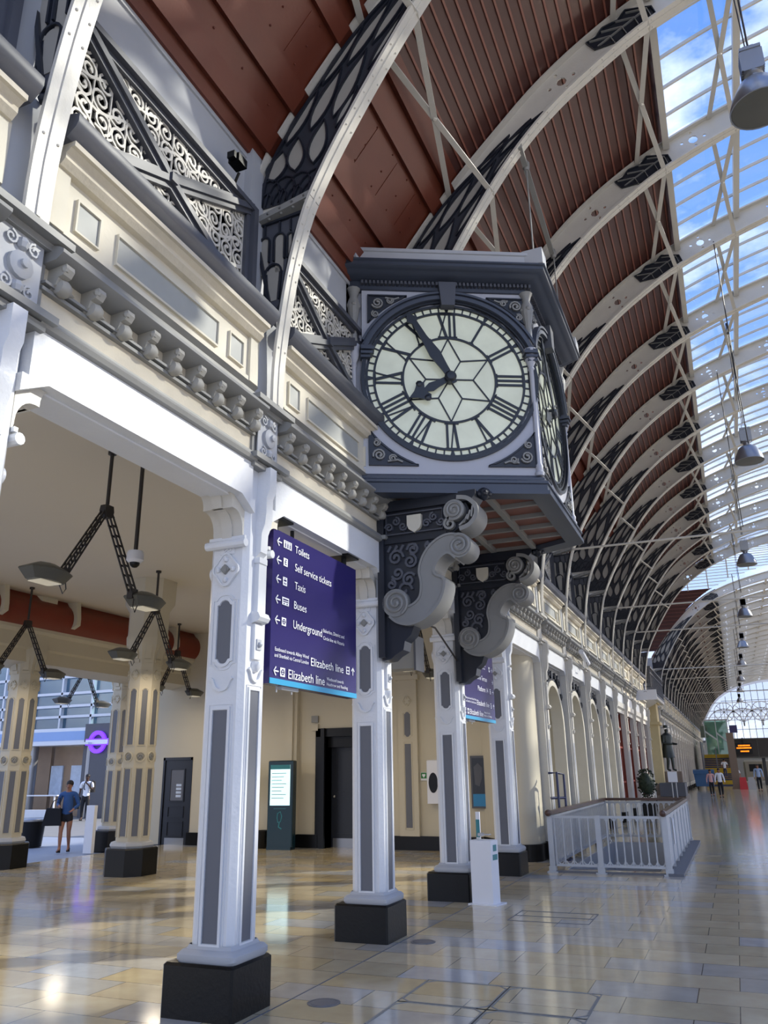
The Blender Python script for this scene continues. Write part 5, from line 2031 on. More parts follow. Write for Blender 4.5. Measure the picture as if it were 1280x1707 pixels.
lan = [((-6.42, 6.95, 4.70), 'dark twin-arm lantern hanging nearest, seen through the first bay'),
       ((-9.67, 12.0, 4.70), 'dark twin-arm lantern in front of the lone cream column'),
       ((-12.85, 12.0, 4.70), 'dark twin-arm lantern at the left edge before the maroon duct'),
       ((-17.1, 18.3, 4.70), 'dark twin-arm lantern out over the street side between two columns'),
       ((-12.75, 16.8, 4.70), 'dark twin-arm lantern near the back wall above the small dark door'),
       ((-5.9, 16.0, 4.70), 'dark twin-arm lantern seen beneath the nearer scroll bracket')]
for i, (p, l) in enumerate(lan):
    if i == 0:
        LN.location = p
        LN['label'] = l
        LN['group'] = 'twin-arm lanterns'
    else:
        dup(LN, p, l, group='twin-arm lanterns')
    pl_ = bpy.data.lights.new('lantern_and_fill_light', 'AREA')
    pl_.energy = 13
    pl_.size = 0.5
    pl_.color = (1.0, 0.86, 0.66)
    lo_ = bpy.data.objects.new('lantern_and_fill_light', pl_)
    COL.objects.link(lo_)
    lo_.location = (p[0], p[1], p[2] - 1.12)
for x, y in ((-8, 4.0), (-8, 14.5), (-11.2, 15.5)):  # added fill lamps without a fixture, to brighten the side hall
    pl_ = bpy.data.lights.new('lantern_and_fill_light', 'AREA')
    pl_.energy = 32
    pl_.size = 0.6
    pl_.color = (1.0, 0.86, 0.66)
    lo_ = bpy.data.objects.new('lantern_and_fill_light', pl_)
    COL.objects.link(lo_)
    lo_.location = (x, y, 3.6)

t = thing('dome_camera', 'white dome camera on a long dark rod under the side hall ceiling', 'camera', (-6.27, 7.33, 4.12))
m = MB()
m.tube([(0, 0, 0.10), (0, 0, 1.30)], 0.025, 8)
obj('rod', m, M['iron'], t)
m = MB()
m.lathe([(0.03, 0.14), (0.09, 0.13), (0.10, 0.10), (0.10, 0.02), (0.085, 0.0), (0.07, -0.01)], n=18)
obj('housing', m, M['plastic'], t)
m = MB()
m.lathe([(0.06, -0.01), (0.055, -0.04), (0.03, -0.065), (0.001, -0.072)], n=16)
obj('dome', m, M['black'], t)

t = thing('floodlight', 'small black floodlight on a wall arm above the pierced screen', 'light', (-3.62, 5.22, 7.22))
m = MB()
m.box(-0.06, 0.06, -0.09, 0.05, 0.0, 0.09)
m.box(-0.04, 0.04, -0.14, -0.09, 0.01, 0.08)
obj('housing', m, M['black'], t)
m = MB()
m.tube([(-0.16, 0.1, -0.2), (-0.02, 0.04, -0.02)], 0.015, 6)
m.tube([(-0.16, 0.1, -0.2), (-0.2, 0.3, -0.25)], 0.015, 6)
obj('arm', m, M['black'], t)

# doors in the back wall
t = thing('panelled_door', 'small dark blue panelled door with a glass pane at the far left of the back wall', 'door', (-13.64, 18.32, 0))
m = MB()
m.box(-0.42, 0.42, 0.0, 0.06, 0.0, 2.1)
obj('door_leaf', m, M['navy'], t)
m = MB()
for z0, z1 in ((0.2, 0.55), (0.66, 0.92)):
    m.ribbon([(-0.24, z0), (0.24, z0), (0.24, z1), (-0.24, z1)], 0.03, -0.02, 0, closed=True)
m.ribbon([(-0.22, 1.05), (0.22, 1.05), (0.22, 1.85), (-0.22, 1.85)], 0.04, -0.02, 0, closed=True)
m.box(-0.47, -0.41, -0.03, 0.06, 0, 2.15)
m.box(0.41, 0.47, -0.03, 0.06, 0, 2.15)
m.box(-0.47, 0.47, -0.03, 0.06, 2.08, 2.15)
obj('door_frame', m, M['navy'], t)
m = MB()
m.box(-0.2, 0.2, -0.008, 0, 1.07, 1.83)
obj('glass_pane', m, M['greyp'], t)
m = MB()
for z in (1.15, 1.24, 1.33, 1.42):
    m.box(-0.02, 0.14, -0.014, -0.008, z, z + 0.06)
obj('notice', m, M['gleam'], t)
m = MB()
m.box(-0.3, 0.3, -0.01, 0, 0.0, 0.16)
obj('kick_plate', m, M['steel'], t)
t = thing('tall_dark_door', 'tall near-black door set in a deep dark frame behind the second column', 'door', (-8.9, 18.6, 0))
m = MB()
m.box(-0.35, 0.60, 0.0, 0.08, 0.0, 2.3)
m.ribbon([(-0.2, 0.3), (0.45, 0.3), (0.45, 1.1), (-0.2, 1.1)], 0.03, -0.02, 0, closed=True)
m.ribbon([(-0.2, 1.25), (0.45, 1.25), (0.45, 2.2), (-0.2, 2.2)], 0.03, -0.02, 0, closed=True)
obj('door_leaf', m, M['navy'], t)
m = MB()
m.box(-0.62, -0.35, -0.35, 0.12, 0, 2.75)
m.box(-0.45, -0.35, -0.42, 0.12, 0, 2.75)
m.box(0.60, 0.72, -0.35, 0.12, 0, 2.75)
m.box(-0.62, 0.72, -0.35, 0.12, 2.55, 2.75)
m.box(-0.5, 0.7, -0.2, 0.05, 2.3, 2.55)
obj('door_frame', m, M['black'], t)
m = MB()
m.ball((-0.24, -0.05, 1.15), 0.035, 8)
obj('door_knob', m, M['steel'], t)
m = MB()
m.box(-0.3, 0.5, -0.012, 0, 0.0, 0.2)
obj('kick_plate', m, M['steel'], t)

# information kiosk
t = thing('information_kiosk', 'tall dark teal touch-screen kiosk with a lit white screen', 'kiosk', (-10.15, 17.75, 0), 4)
m = MB()
m.box(-0.33, 0.33, -0.11, 0.11, 0.06, 2.0, bev=0.02)
m.box(-0.31, 0.31, -0.14, 0.12, 0.0, 0.07)
obj('cabinet', m, M['kiosk'], t)
m = MB()
m.box(-0.26, 0.26, -0.118, -0.11, 0.98, 1.90)
obj('screen', m, M['screen'], t)
m = MB()
m.box(-0.26, 0.26, -0.122, -0.118, 1.80, 1.90)
for i in range(8):
    m.box(-0.22, 0.16 - 0.06 * (i % 3), -0.121, -0.118, 1.70 - i * 0.08, 1.712 - i * 0.08)
obj('screen_text', m, M['teal'], t)
m = MB()
m.ribbon([(-0.05, 0.80), (0.02, 0.84), (0.06, 0.74), (0.03, 0.62), (-0.04, 0.60), (-0.06, 0.70)], 0.02, -0.116, -0.11, closed=True)
m.ribbon([(0.0, 0.60), (-0.02, 0.50), (0.06, 0.46)], 0.03, -0.116, -0.11)
m.box(-0.16, 0.16, -0.115, -0.11, 0.90, 0.91)
obj('hand_symbol', m, M['teal'], t)

# cleaning trolley: green bag, yellow bucket, dark bin
t = thing('cleaning_bag_stand', 'green bag hanging above yellow boards beside the kiosk', 'trolley', (-11.25, 18.0, 0))
m = MB()
m.lathe([(0.02, 1.1), (0.10, 1.2), (0.12, 1.5), (0.11, 1.85), (0.03, 1.98)], n=12)
obj('green_bag', m, M['green'], t)
m = MB()
m.box(-0.2, -0.05, -0.05, 0.05, 0.0, 0.62)
m.prism([(-0.2, 0), (0.12, 0), (0.10, 0.45), (-0.18, 0.62)], 'y', 0.06, 0.10)
obj('warning_board', m, M['yellow'], t)
m = MB()
m.tube([(0, 0, 0), (0, 0, 1.95)], 0.012, 6)
m.box(-0.1, 0.1, -0.1, 0.1, 0, 0.04)
obj('pole', m, M['iron'], t)
o = MB()
o.lathe([(0.14, 0), (0.17, 0.05), (0.19, 0.36), (0.20, 0.40), (0.16, 0.40), (0.14, 0.1), (0.001, 0.08)], n=16)
o = obj('waste_basket', o, M['black'])
o.location = (-10.75, 17.95, 0)
tag(o, 'black basket on the floor between the yellow boards and the kiosk', 'basket')

# things on the back wall
t = thing('wall_pilaster_strip', 'flat cream pilaster with two grey inlays on the back wall', 'pilaster', (-7.05, 18.24, 0.3))
m = MB()
m.box(-0.24, 0.24, -0.05, 0.06, 0, 4.4)
m.box(-0.30, 0.30, -0.10, 0.06, 3.5, 3.62)
obj('shaft', m, M['creamin'], t)
m = MB()
m.box(-0.075, 0.075, -0.056, -0.05, 0.18, 2.02)
obj('inlay_panel', m, M['greyp'], t)
m = MB()
m.prism(ogee(0.15, 2.18, 2.75), 'y', -0.056, -0.05)
obj('inlay_panel', m, M['greyp'], t)
m = MB()
m.ribbon(grow(ogee(0.15, 2.18, 2.75), 0.03), 0.02, -0.062, -0.05, closed=True)
m.ribbon([(-0.1, 0.14), (0.1, 0.14), (0.1, 2.06), (-0.1, 2.06)], 0.015, -0.062, -0.05, closed=True)
quatrefoil(m, 3.0, -0.05, 0.8)
obj('panel_frame', m, M['creamin'], t)
t = thing('first_aid_sign', 'small green and white heart sign on the back wall', 'sign', (-6.70, 18.28, 1.59))
m = MB()
m.box(-0.075, 0.075, -0.01, 0.02, -0.09, 0.09)
obj('plate', m, M['plastic'], t)
m = MB()
m.box(-0.068, 0.068, -0.014, -0.01, -0.045, 0.082)
obj('green_field', m, M['green'], t)
m = MB()
m.prism([(0, -0.03), (0.04, 0.02), (0.035, 0.05), (0.015, 0.055), (0, 0.04), (-0.015, 0.055), (-0.035, 0.05), (-0.04, 0.02)], 'y', -0.017, -0.014)
obj('heart_symbol', m, M['ink'], t)
t = thing('defibrillator_cabinet', 'white wall cabinet with a dark oval window beside the heart sign', 'cabinet', (-6.42, 18.24, 1.0))
m = MB()
m.box(-0.16, 0.16, -0.12, 0.06, 0.0, 0.95, bev=0.02)
obj('cabinet_body', m, M['plastic'], t)
m = MB()
m.prism([(x * 1.0, 0.45 + (z - 0.45) * 2.0) for x, z in arc(0.0, 0.45, 0.11, 0, 342, 19)], 'y', -0.13, -0.12)
obj('cabinet_window', m, M['black'], t)
t = thing('wall_poster', 'dark framed poster with a blue lower band on the cream wall', 'poster', (-5.18, 18.28, 0.90))
m = MB()
m.box(-0.38, 0.30, -0.05, 0.02, 0.0, 1.12)
obj('poster_frame', m, M['slate'], t)
m = MB()
m.box(-0.34, 0.26, -0.056, -0.05, 0.30, 1.07)
obj('poster_print', m, M['poster'], t)
m = MB()
m.prism([(-0.28, 0.5), (-0.18, 0.46), (-0.12, 0.62), (-0.10, 0.86), (-0.2, 0.96), (-0.3, 0.88)], 'y', -0.06, -0.056)
m.box(0.03, 0.10, -0.06, -0.056, 0.5, 0.85)
m.box(0.14, 0.20, -0.06, -0.056, 0.45, 0.75)
obj('poster_figures', m, M['slate'], t)
m = MB()
m.box(-0.34, 0.26, -0.057, -0.05, 0.04, 0.30)
obj('poster_band', m, M['posterb'], t)
for i, (x, z) in enumerate(((-9.55, 2.98), (-9.55, 2.78))):
    m = MB()
    m.box(-0.09, 0.09, -0.03, 0.02, -0.08, 0.08)
    o = obj('wall_box', m, M['mgrey'] if i == 0 else M['creamin'])
    o.location = (x, 18.27, z)
    tag(o, ('grey square vent high on the cream wall' if i == 0 else 'cream square cover just below the grey vent'), 'vent')
# projector-like box seen under the bracket
t = thing('wall_speaker_box', 'tilted grey and maroon box hanging behind the nearer scroll bracket', 'box', (-3.9, 10.1, 3.05))
m = MB()
m.box(-0.26, 0.16, -0.14, 0.14, -0.05, 0.34)
obj('housing', m, M['mgrey'], t)
m = MB()
m.box(-0.28, 0.18, -0.16, 0.16, 0.34, 0.38)
m.box(0.16, 0.19, -0.16, 0.16, -0.08, 0.38)
obj('rim', m, M['slate'], t)
m = MB()
m.tube([(0, 0, 0.38), (0, 0, 0.95)], 0.02, 6)
m.tube([(0.3, -0.8, 0.52), (0.35, 0.2, 0.52), (0.3, 1.3, 0.2)], 0.014, 6)
obj('bracket_rod', m, M['iron'], t)

# hand sanitiser stand
t = thing('hand_sanitiser_stand', 'white hand sanitiser pedestal with teal labels and back post', 'stand', (-3.32, 11.36, 0), -10)
m = MB()
m.box(-0.20, 0.22, -0.16, 0.16, 0, 0.015)
obj('foot_plate', m, M['plastic'], t)
m = MB()
m.box(-0.16, 0.16, -0.12, 0.10, 0.015, 0.80, bev=0.008)
obj('cabinet', m, M['plastic'], t)
m = MB()
m.box(-0.16, -0.10, 0.10, 0.12, 0.6, 1.15)
obj('back_post', m, M['plastic'], t)
m = MB()
m.box(-0.158, -0.102, 0.095, 0.10, 0.82, 1.05)
m.box(0.161, 0.164, -0.08, 0.06, 0.55, 0.62)
m.box(0.161, 0.164, -0.06, 0.04, 0.66, 0.74)
obj('teal_label', m, M['teal'], t)
m = MB()
m.box(-0.06, 0.1, -0.05, 0.03, 0.86, 0.875)
m.box(-0.1, -0.04, 0.02, 0.1, 0.84, 0.88)
obj('dispenser', m, M['steel'], t)

# ================================================================== FLOOR FITTINGS
for i, (x, y, r) in enumerate(((-3.20, 6.32, 0.13), (-3.27, 8.75, 0.13))):
    m = MB()
    m.lathe([(r, 0), (r, 0.004), (r * 0.85, 0.004), (r * 0.85, 0.002), (r * 0.8, 0.002), (r * 0.78, 0.005), (0.001, 0.006)], n=28)
    o = obj('floor_disc', m, M['greyp'])
    o.location = (x, y, 0)
    tag(o, 'round metal floor disc beside the plinth of the %s column' % ('nearest', 'second')[i], 'floor cover')
CVX = [-3.42, -2.69, -1.97, -1.20]
rows = [(6.56, 7.27), (5.85, 6.56)]
for j, (y0, y1) in enumerate(rows):
    for i, (x0, x1) in enumerate(((-2.68, -1.96), (-1.96, -1.22))):
        t = MB()
        c = 0.09
        g = 0.012
        pts = [(x0 + c, y0 + g), (x1 - c, y0 + g), (x1 - g, y0 + c), (x1 - g, y1 - c), (x1 - c, y1 - g), (x0 + c, y1 - g), (x0 + g, y1 - c), (x0 + g, y0 + c)]
        q = [(x - x0, y - y0) for x, y in pts]
        t.ribbon(q, 0.016, 0.0, 0.004, ax='z', closed=True)
        sqr = [(0, 0), (x1 - x0, 0), (x1 - x0, y1 - y0), (0, y1 - y0)]
        t.ribbon(sqr, 0.010, 0.0, 0.003, ax='z', closed=True)
        o = obj('inspection_cover', t, M['mgrey'])
        o.location = (x0, y0, 0)
        tag(o, 'stone-filled floor cover with cut corners, %s of the four at the bottom' % (('far left', 'far right'), ('near left', 'near right'))[j][i], 'floor cover', 'cut-corner floor covers')
m = MB()
m.ribbon([(0, 0), (0.95, 0), (0.95, 0.72), (0, 0.72)], 0.014, 0, 0.004, ax='z', closed=True)
m.ribbon([(0.0, 0.36), (0.95, 0.36)], 0.014, 0, 0.004, ax='z')
o = obj('inspection_cover', m, M['greyp'])
o.location = (-2.75, 10.25, 0)
tag(o, 'thin-rimmed rectangular floor cover near the sanitiser stand', 'floor cover')
m = MB()
m.box(0, 0.012, 0, 60, 0.0, 0.003)
o = obj('floor_joint_strip', m, M['greyp'])
o.location = (-3.50, 2, 0)
tag(o, 'long dark joint strip running along the column plinths', 'strip')

# ================================================================== STAIR ENCLOSURE
RX0, RX1, RY0, RY1 = -3.17, -1.24, 15.05, 21.7
m = MB()
m.box(HX0, HX0 + 0.02, HY0, HY1, -1.6, 0)
m.box(HX1 - 0.02, HX1, HY0, HY1, -1.6, 0)
m.box(HX0, HX1, HY1 - 0.02, HY1, -1.6, 0)
m.box(HX0, HX1, HY0, HY1, -1.65, -1.6)
struct('stairwell_wall', m, M['lgrey'], 'pale lining of the stair opening')
t = thing('staircase', 'grey steps going down inside the railed opening', 'stairs', ((HX0 + HX1) / 2, HY0, 0))
m = MB()
for i in range(9):
    m.box(-0.78, 0.78, i * 0.3, i * 0.3 + 0.3, -1.6, -0.02 - i * 0.17)
obj('steps', m, M['greyp'], t)
t = thing('stair_railing', 'silver painted iron railing with a dark wooden handrail round the stair opening', 'railing', (RX0, RY0, 0))
w, l = RX1 - RX0, RY1 - RY0
m = MB()
def rail_run(m, ax, c, a, b, gate=False):
    def B(u0, u1, v0, v1, z0, z1):
        if ax == 'y':
            m.box(c + v0, c + v1, u0, u1, z0, z1)
        else:
            m.box(u0, u1, c + v0, c + v1, z0, z1)
    for z in (0.10, 0.88):
        B(a, b, -0.018, 0.018, z, z + 0.04)
    n = int(abs(b - a) / 0.125)
    for i in range(n + 1):
        u = a + (b - a) * i / n
        B(u - 0.011, u + 0.011, -0.012, 0.012, 0.1, 0.9)
    for i in range(n):
        u = a + (b - a) * (i + 0.5) / n
        r = 0.05
        pts = [(u + r * math.cos(R_(q)), 0.84 + r * math.sin(R_(q))) for q in range(0, 181, 30)]
        pts2 = [(u + r * math.cos(R_(q)), 0.19 - r * math.sin(R_(q))) for q in range(0, 181, 30)]
        for pp_ in (pts, pts2):
            if ax == 'y':
                m.ribbon(pp_, 0.015, c - 0.01, c + 0.01, ax='x')
            else:
                m.ribbon(pp_, 0.015, c - 0.01, c + 0.01)
def new_panel(nm, ax, c, a, b):
    m = MB()
    rail_run(m, ax, c, a, b)
    obj(nm, m, M['silver'], t)
new_panel('side_panel', 'y', 0, 0.1, l)
new_panel('back_panel', 'x', l, 0, w)
new_panel('gate', 'x', 0, 0.08, w * 0.42)
new_panel('gate', 'x', 0, w * 0.44, w - 0.05)
m = MB()
m.box(w - 0.015, w + 0.015, 0.1, l, 0.1, 0.9)
for i in range(8):
    y = 0.1 + (l - 0.1) * i / 7
    m.box(w - 0.03, w + 0.035, y - 0.02, y + 0.02, 0.02, 0.92)
m.box(w + 0.015, w + 0.03, 0.1, l, 0.86, 0.92)
obj('side_panel', m, M['silver'], t, 'solid silver sheet panel')
m = MB()
m.box(w + 0.035, w + 0.045, 1.3, 1.5, 0.38, 0.82)
obj('notice_strip', m, M['plastic'], t)
for x, y in ((0, 0), (w * 0.43, 0), (w, 0), (0, l), (w, l)):
    m = MB()
    m.box(x - 0.045, x + 0.045, y - 0.045, y + 0.045, 0.0, 0.93)
    m.box(x - 0.09, x + 0.09, y - 0.09, y + 0.09, 0.0, 0.02)
    m.box(x - 0.06, x + 0.06, y - 0.06, y + 0.06, 0.02, 0.10)
    obj('post', m, M['silver'], t)
m = MB()
for pts in ([(0, -0.06, 0), (0, l, 0), (w, l, 0), (w, -0.06, 0)],):
    m.box(-0.05, 0.05, -0.08, l + 0.05, 0.94, 1.0)
    m.box(w - 0.05, w + 0.05, -0.08, l + 0.05, 0.94, 1.0)
    m.box(-0.05, w + 0.05, l - 0.05, l + 0.05, 0.94, 1.0)
    for x in (0, w):
        m.lathe([(0.001, -0.08), (0.05, -0.06), (0.06, 0.0), (0.001, 0.06)], (x, -0.1, 0.97), 10, 'y')
obj('handrail', m, M['wood'], t)
m = MB()
m.box(w - 0.02, w + 0.22, -0.1, l + 0.1, 0.0, 0.04)
m.box(-0.05, w + 0.1, -0.04, 0.04, 0.0, 0.03)
obj('kerb', m, M['greyp'], t)
# blue handrail frame behind
t = thing('blue_post_rail', 'dark blue tubular rail standing behind the stair railing near the wall', 'rail', (-3.42, 17.0, 0))
m = MB()
m.tube([(-0.12, 0, 1.63), (0.05, 0, 1.63), (0.05, 0, 0), ], 0.025, 8)
m.tube([(0.14, 0.25, 0), (0.14, 0.25, 1.6), (0.05, 0.0, 1.63)], 0.025, 8)
m.tube([(-0.1, 0, 1.15), (0.14, 0.25, 1.15)], 0.025, 8)
m.box(-0.05, 0.2, -0.08, 0.33, 0, 0.02)
obj('tube_frame', m, M['stairb'], t)

# ================================================================== FAR HALL
# bronze statue
def skin_obj(name, chains, mat_, parent=None, sub=1, label=None, root=0):
    """chains: list of point lists [(x,y,z,r), ...]; first point of later chains joins the nearest existing vertex"""
    vs, es, rs = [], [], []
    for ci, ch in enumerate(chains):
        prev = None
        for j, p in enumerate(ch):
            if ci and j == 0:
                prev = min(range(len(vs)), key=lambda i: (Vector(vs[i]) - Vector(p[:3])).length)
                continue
            vs.append(p[:3])
            rs.append(p[3])
            if prev is not None:
                es.append((prev, len(vs) - 1))
            prev = len(vs) - 1
    me = bpy.data.meshes.new(name)
    me.from_pydata(vs, es, [])
    o = bpy.data.objects.new(name, me)
    COL.objects.link(o)
    sk = o.modifiers.new('skin', 'SKIN')
    sk.use_smooth_shade = True
    lay = me.skin_vertices[0].data if len(me.skin_vertices) else None
    if lay is None:
        bpy.context.view_layer.objects.active = o
        bpy.ops.mesh.customdata_skin_add()
        lay = me.skin_vertices[0].data
    for i, r in enumerate(rs):
        rr = r if isinstance(r, tuple) else (r, r)
        lay[i].radius = rr
        lay[i].use_root = (i == root)
    ss = o.modifiers.new('sub', 'SUBSURF')
    ss.levels = sub
    ss.render_levels = sub
    me.materials.append(mat_)
    # bake to a plain mesh
    bpy.context.view_layer.update()
    dg = bpy.context.evaluated_depsgraph_get()
    nm = bpy.data.meshes.new_from_object(o.evaluated_get(dg))
    o.modifiers.clear()
    o.data = nm
    bpy.data.meshes.remove(me)
    if parent:
        o.parent = parent
    if label:
        o['label'] = label
    return o

def lerp3(a, b, f):
    return tuple(a[i] + (b[i] - a[i]) * f for i in range(3))

def person(label, loc, rz, h=1.68, skin='skin', top='denim', bottom='dark', hair='hair', legs='trousers', arms=None, stride=0.12, female=False, longhair=False, sleeves='short', shoes='dark', fingers=True):
    """figure facing -Y in its own frame; arms = ((elbow),(wrist)) for left(-x) and right(+x) sides in unit of height"""
    t = thing('person', label, 'person', loc, rz)
    H_ = h
    sw = 0.105 if female else 0.12
    def P(x, y, z, r=None):
        q = (x * H_, y * H_, z * H_)
        return q if r is None else q + ((r[0] * H_, r[1] * H_) if isinstance(r, tuple) else r * H_,)
    arms = arms or (((-0.15, 0.01, 0.64), (-0.16, -0.05, 0.49)), ((0.15, 0.01, 0.64), (0.16, -0.05, 0.49)))
    st = stride
    hipz = 0.52
    body = [[P(0, 0, hipz, (0.075, 0.055)), P(0, 0, 0.60, (0.066, 0.05)), P(0, 0, 0.68, (0.074, 0.055)), P(0, 0.0, 0.77, (0.078, 0.055)), P(0, 0.0, 0.815, (0.055, 0.045)), P(0, -0.005, 0.85, 0.031), P(0, -0.012, 0.885, 0.036), P(0, -0.01, 0.925, (0.043, 0.05)), P(0, -0.005, 0.965, (0.038, 0.042))]]
    legj = {}
    for sx, sg in ((-1, 1), (1, -1)):
        hip = P(sx * 0.05, 0, 0.50)
        knee = (sx * 0.052 * H_, (-0.03 - 0.5 * st * sg * 0.6) * H_, 0.285 * H_)
        ank = (sx * 0.048 * H_, (0.01 - st * sg * 0.9) * H_, (0.045 + (0.02 if sg < 0 else 0)) * H_)
        toe = (sx * 0.055 * H_, ank[1] - 0.085 * H_, 0.018 * H_)
        heel = (sx * 0.048 * H_, ank[1] + 0.02 * H_, 0.02 * H_)
        legj[sx] = (hip, knee, ank, toe, heel)
        body.append([P(0, 0, hipz, 0.05), hip + (0.052 * H_,), lerp3(hip, knee, 0.45) + (0.046 * H_,), knee + (0.031 * H_,), lerp3(knee, ank, 0.35) + (0.031 * H_,), ank + (0.018 * H_,), toe + (0.015 * H_,)])
        body.append([ank + (0.018 * H_,), heel + (0.018 * H_,)])
    armj = {}
    for k_, sx in ((0, -1), (1, 1)):
        sh = P(sx * sw, 0, 0.80)
        el = P(*arms[k_][0])
        wr = P(*arms[k_][1])
        armj[sx] = (sh, el, wr)
        body.append([P(0, 0, 0.815, 0.04), sh + (0.030 * H_,), lerp3(sh, el, 0.5) + (0.026 * H_,), el + (0.021 * H_,), lerp3(el, wr, 0.4) + (0.021 * H_,), wr + (0.014 * H_,)])
        d = (Vector(wr) - Vector(el)).normalized()
        side = Vector((1, 0, 0)) - d * d.x
        side = side.normalized() if side.length > 0.2 else Vector((0, 1, 0))
        pm = Vector(wr) + d * 0.045 * H_
        body.append([wr + (0.014 * H_,), tuple(pm) + ((0.018 * H_, 0.010 * H_),)])
        if fingers:
            cr = d.cross(side)
            for q, ln in ((-1.5, 0.040), (-0.5, 0.048), (0.5, 0.045), (1.5, 0.036)):
                b0 = pm + side * q * 0.008 * H_
                b1 = b0 + d * ln * 0.55 * H_
                b2 = b1 + (d * 0.5 + cr * 0.4 * sx).normalized() * ln * 0.5 * H_
                body.append([tuple(pm) + (0.01,), tuple(b0 + d * 0.008 * H_) + (0.0052 * H_,), tuple(b1) + (0.0048 * H_,), tuple(b2) + (0.004 * H_,)])
            th = Vector(wr) + d * 0.02 * H_ - side * sx * 0.016 * H_
            body.append([tuple(Vector(wr)) + (0.01,), tuple(th) + (0.006 * H_,), tuple(th + d * 0.028 * H_ - side * sx * 0.008 * H_) + (0.0045 * H_,)])
    bo = skin_obj('body', body, M[skin], t, 2)
    # face details
    m = MB()
    m.prism([(-0.012 * H_ - 0.045 * H_, 0.905 * H_), (-0.012 * H_ - 0.062 * H_, 0.908 * H_), (-0.012 * H_ - 0.045 * H_, 0.932 * H_)], 'x', -0.006 * H_, 0.006 * H_)
    for sx in (-1, 1):
        m.ball((sx * 0.044 * H_, -0.005 * H_, 0.92 * H_), 0.012 * H_, 6, sx=0.5, sz=1.4)
    obj('nose_and_ears', m, M[skin], t)
    m = MB()
    for sx in (-1, 1):
        m.ball((sx * 0.017 * H_, -0.055 * H_, 0.93 * H_), 0.005 * H_, 6)
    m.box(-0.014 * H_, 0.014 * H_, -0.06 * H_, -0.05 * H_, 0.893 * H_, 0.897 * H_)
    obj('eyes_and_mouth', m, M['hair'], t)
    # hair
    m = MB()
    m.ball((0, 0.008 * H_, 0.955 * H_), 0.056 * H_, 14, sx=0.95, sy=1.05, sz=0.92)
    if longhair:
        m.ball((0, 0.03 * H_, 0.90 * H_), 0.05 * H_, 12, sx=0.95, sy=0.7, sz=1.3)
    obj('hair', m, M[hair], t)
    # clothes
    k = 1.17
    topc = [[P(0, 0, 0.49, (0.094, 0.072)), P(0, 0, 0.54, (0.088, 0.068)), P(0, 0, 0.60, (0.078, 0.062)), P(0, 0, 0.68, (0.084, 0.065)), P(0, 0, 0.77, (0.088, 0.065)), P(0, 0, 0.828, (0.058, 0.048))]]
    for sx in (-1, 1):
        sh, el, wr = armj[sx]
        if sleeves == 'long':
            topc.append([P(0, 0, 0.80, 0.04), sh + (0.039 * H_,), lerp3(sh, el, 0.5) + (0.033 * H_,), el + (0.028 * H_,), lerp3(el, wr, 0.9) + (0.021 * H_,)])
        else:
            topc.append([P(0, 0, 0.80, 0.04), sh + (0.039 * H_,), lerp3(sh, el, 0.4) + (0.037 * H_,), lerp3(sh, el, 0.75) + (0.034 * H_,)])
    skin_obj('top', topc, M[top], t, 2)
    botc = [[P(0, 0, 0.60, (0.074, 0.058)), P(0, 0, 0.55, (0.08, 0.062)), P(0, 0, 0.50, (0.086, 0.066))]]
    for sx in (-1, 1):
        hip, knee, ank, toe, heel = legj[sx]
        if legs == 'shorts':
            botc.append([P(0, 0, 0.50, 0.05), lerp3(hip, knee, 0.15) + (0.062 * H_,), lerp3(hip, knee, 0.48) + (0.060 * H_,)])
        else:
            botc.append([P(0, 0, 0.50, 0.05), lerp3(hip, knee, 0.12) + (0.060 * H_,), lerp3(hip, knee, 0.6) + (0.050 * H_,), knee + (0.042 * H_,), lerp3(knee, ank, 0.5) + (0.036 * H_,), lerp3(knee, ank, 0.93) + (0.028 * H_,)])
    skin_obj('shorts' if legs == 'shorts' else 'trousers', botc, M[bottom], t, 2)
    for sx in (-1, 1):
        hip, knee, ank, toe, heel = legj[sx]
        skin_obj('shoe', [[heel[:2] + (0.022 * H_, 0.024 * H_), lerp3(heel, toe, 0.5)[:2] + (0.024 * H_, 0.023 * H_), toe[:2] + (0.018 * H_, 0.018 * H_)], [heel[:2] + (0.022 * H_, 0.02), ank + (0.024 * H_,)]], M[shoes], t, 1)
    return t, armj

F3 = lambda x, y: (x, y, 0)
person('woman in a blue denim shirt and black shorts walking in from the street', F3(-15.0, 15.9), 28, h=1.62, top='denim', bottom='dark', legs='shorts', female=True,
       arms=(((-0.15, 0.02, 0.66), (-0.09, -0.13, 0.645)), ((0.155, 0.02, 0.65), (0.11, -0.12, 0.585))), sleeves='long', stride=0.07)
t = thing('tote_bag', 'large black tote bag carried by the woman in denim', 'bag', (-15.20, 15.70, 0.60), 28)
m = MB()
m.prism([(-0.24, 0.0), (0.20, 0.0), (0.15, 0.38), (-0.17, 0.40)], 'y', -0.09, 0.09)
obj('bag_body', m, M['dark'], t)
m = MB()
m.tube([(-0.11, 0, 0.38), (-0.05, 0, 0.55), (0.10, -0.02, 0.62), (0.12, 0, 0.38)], 0.012, 6)
obj('strap', m, M['dark'], t)
person('man in a white T-shirt and dark trousers with a black backpack by the street', F3(-24.75, 27.2), 20, h=1.80, skin='skind', top='tee', bottom='dark', arms=(((-0.15, 0.01, 0.64), (-0.15, -0.04, 0.50)), ((0.14, 0.0, 0.66), (0.05, -0.08, 0.78))), stride=0.05)
t = thing('shoulder_bag', 'boxy black bag held by the man in white', 'bag', (-25.22, 27.05, 0.45), 20)
m = MB()
m.box(-0.28, 0.25, -0.12, 0.12, 0.0, 0.46, bev=0.03)
obj('bag_body', m, M['dark'], t)
m = MB()
m.tube([(-0.12, 0, 0.45), (-0.1, 0, 0.54), (0.1, 0, 0.54), (0.12, 0, 0.45)], 0.015, 6)
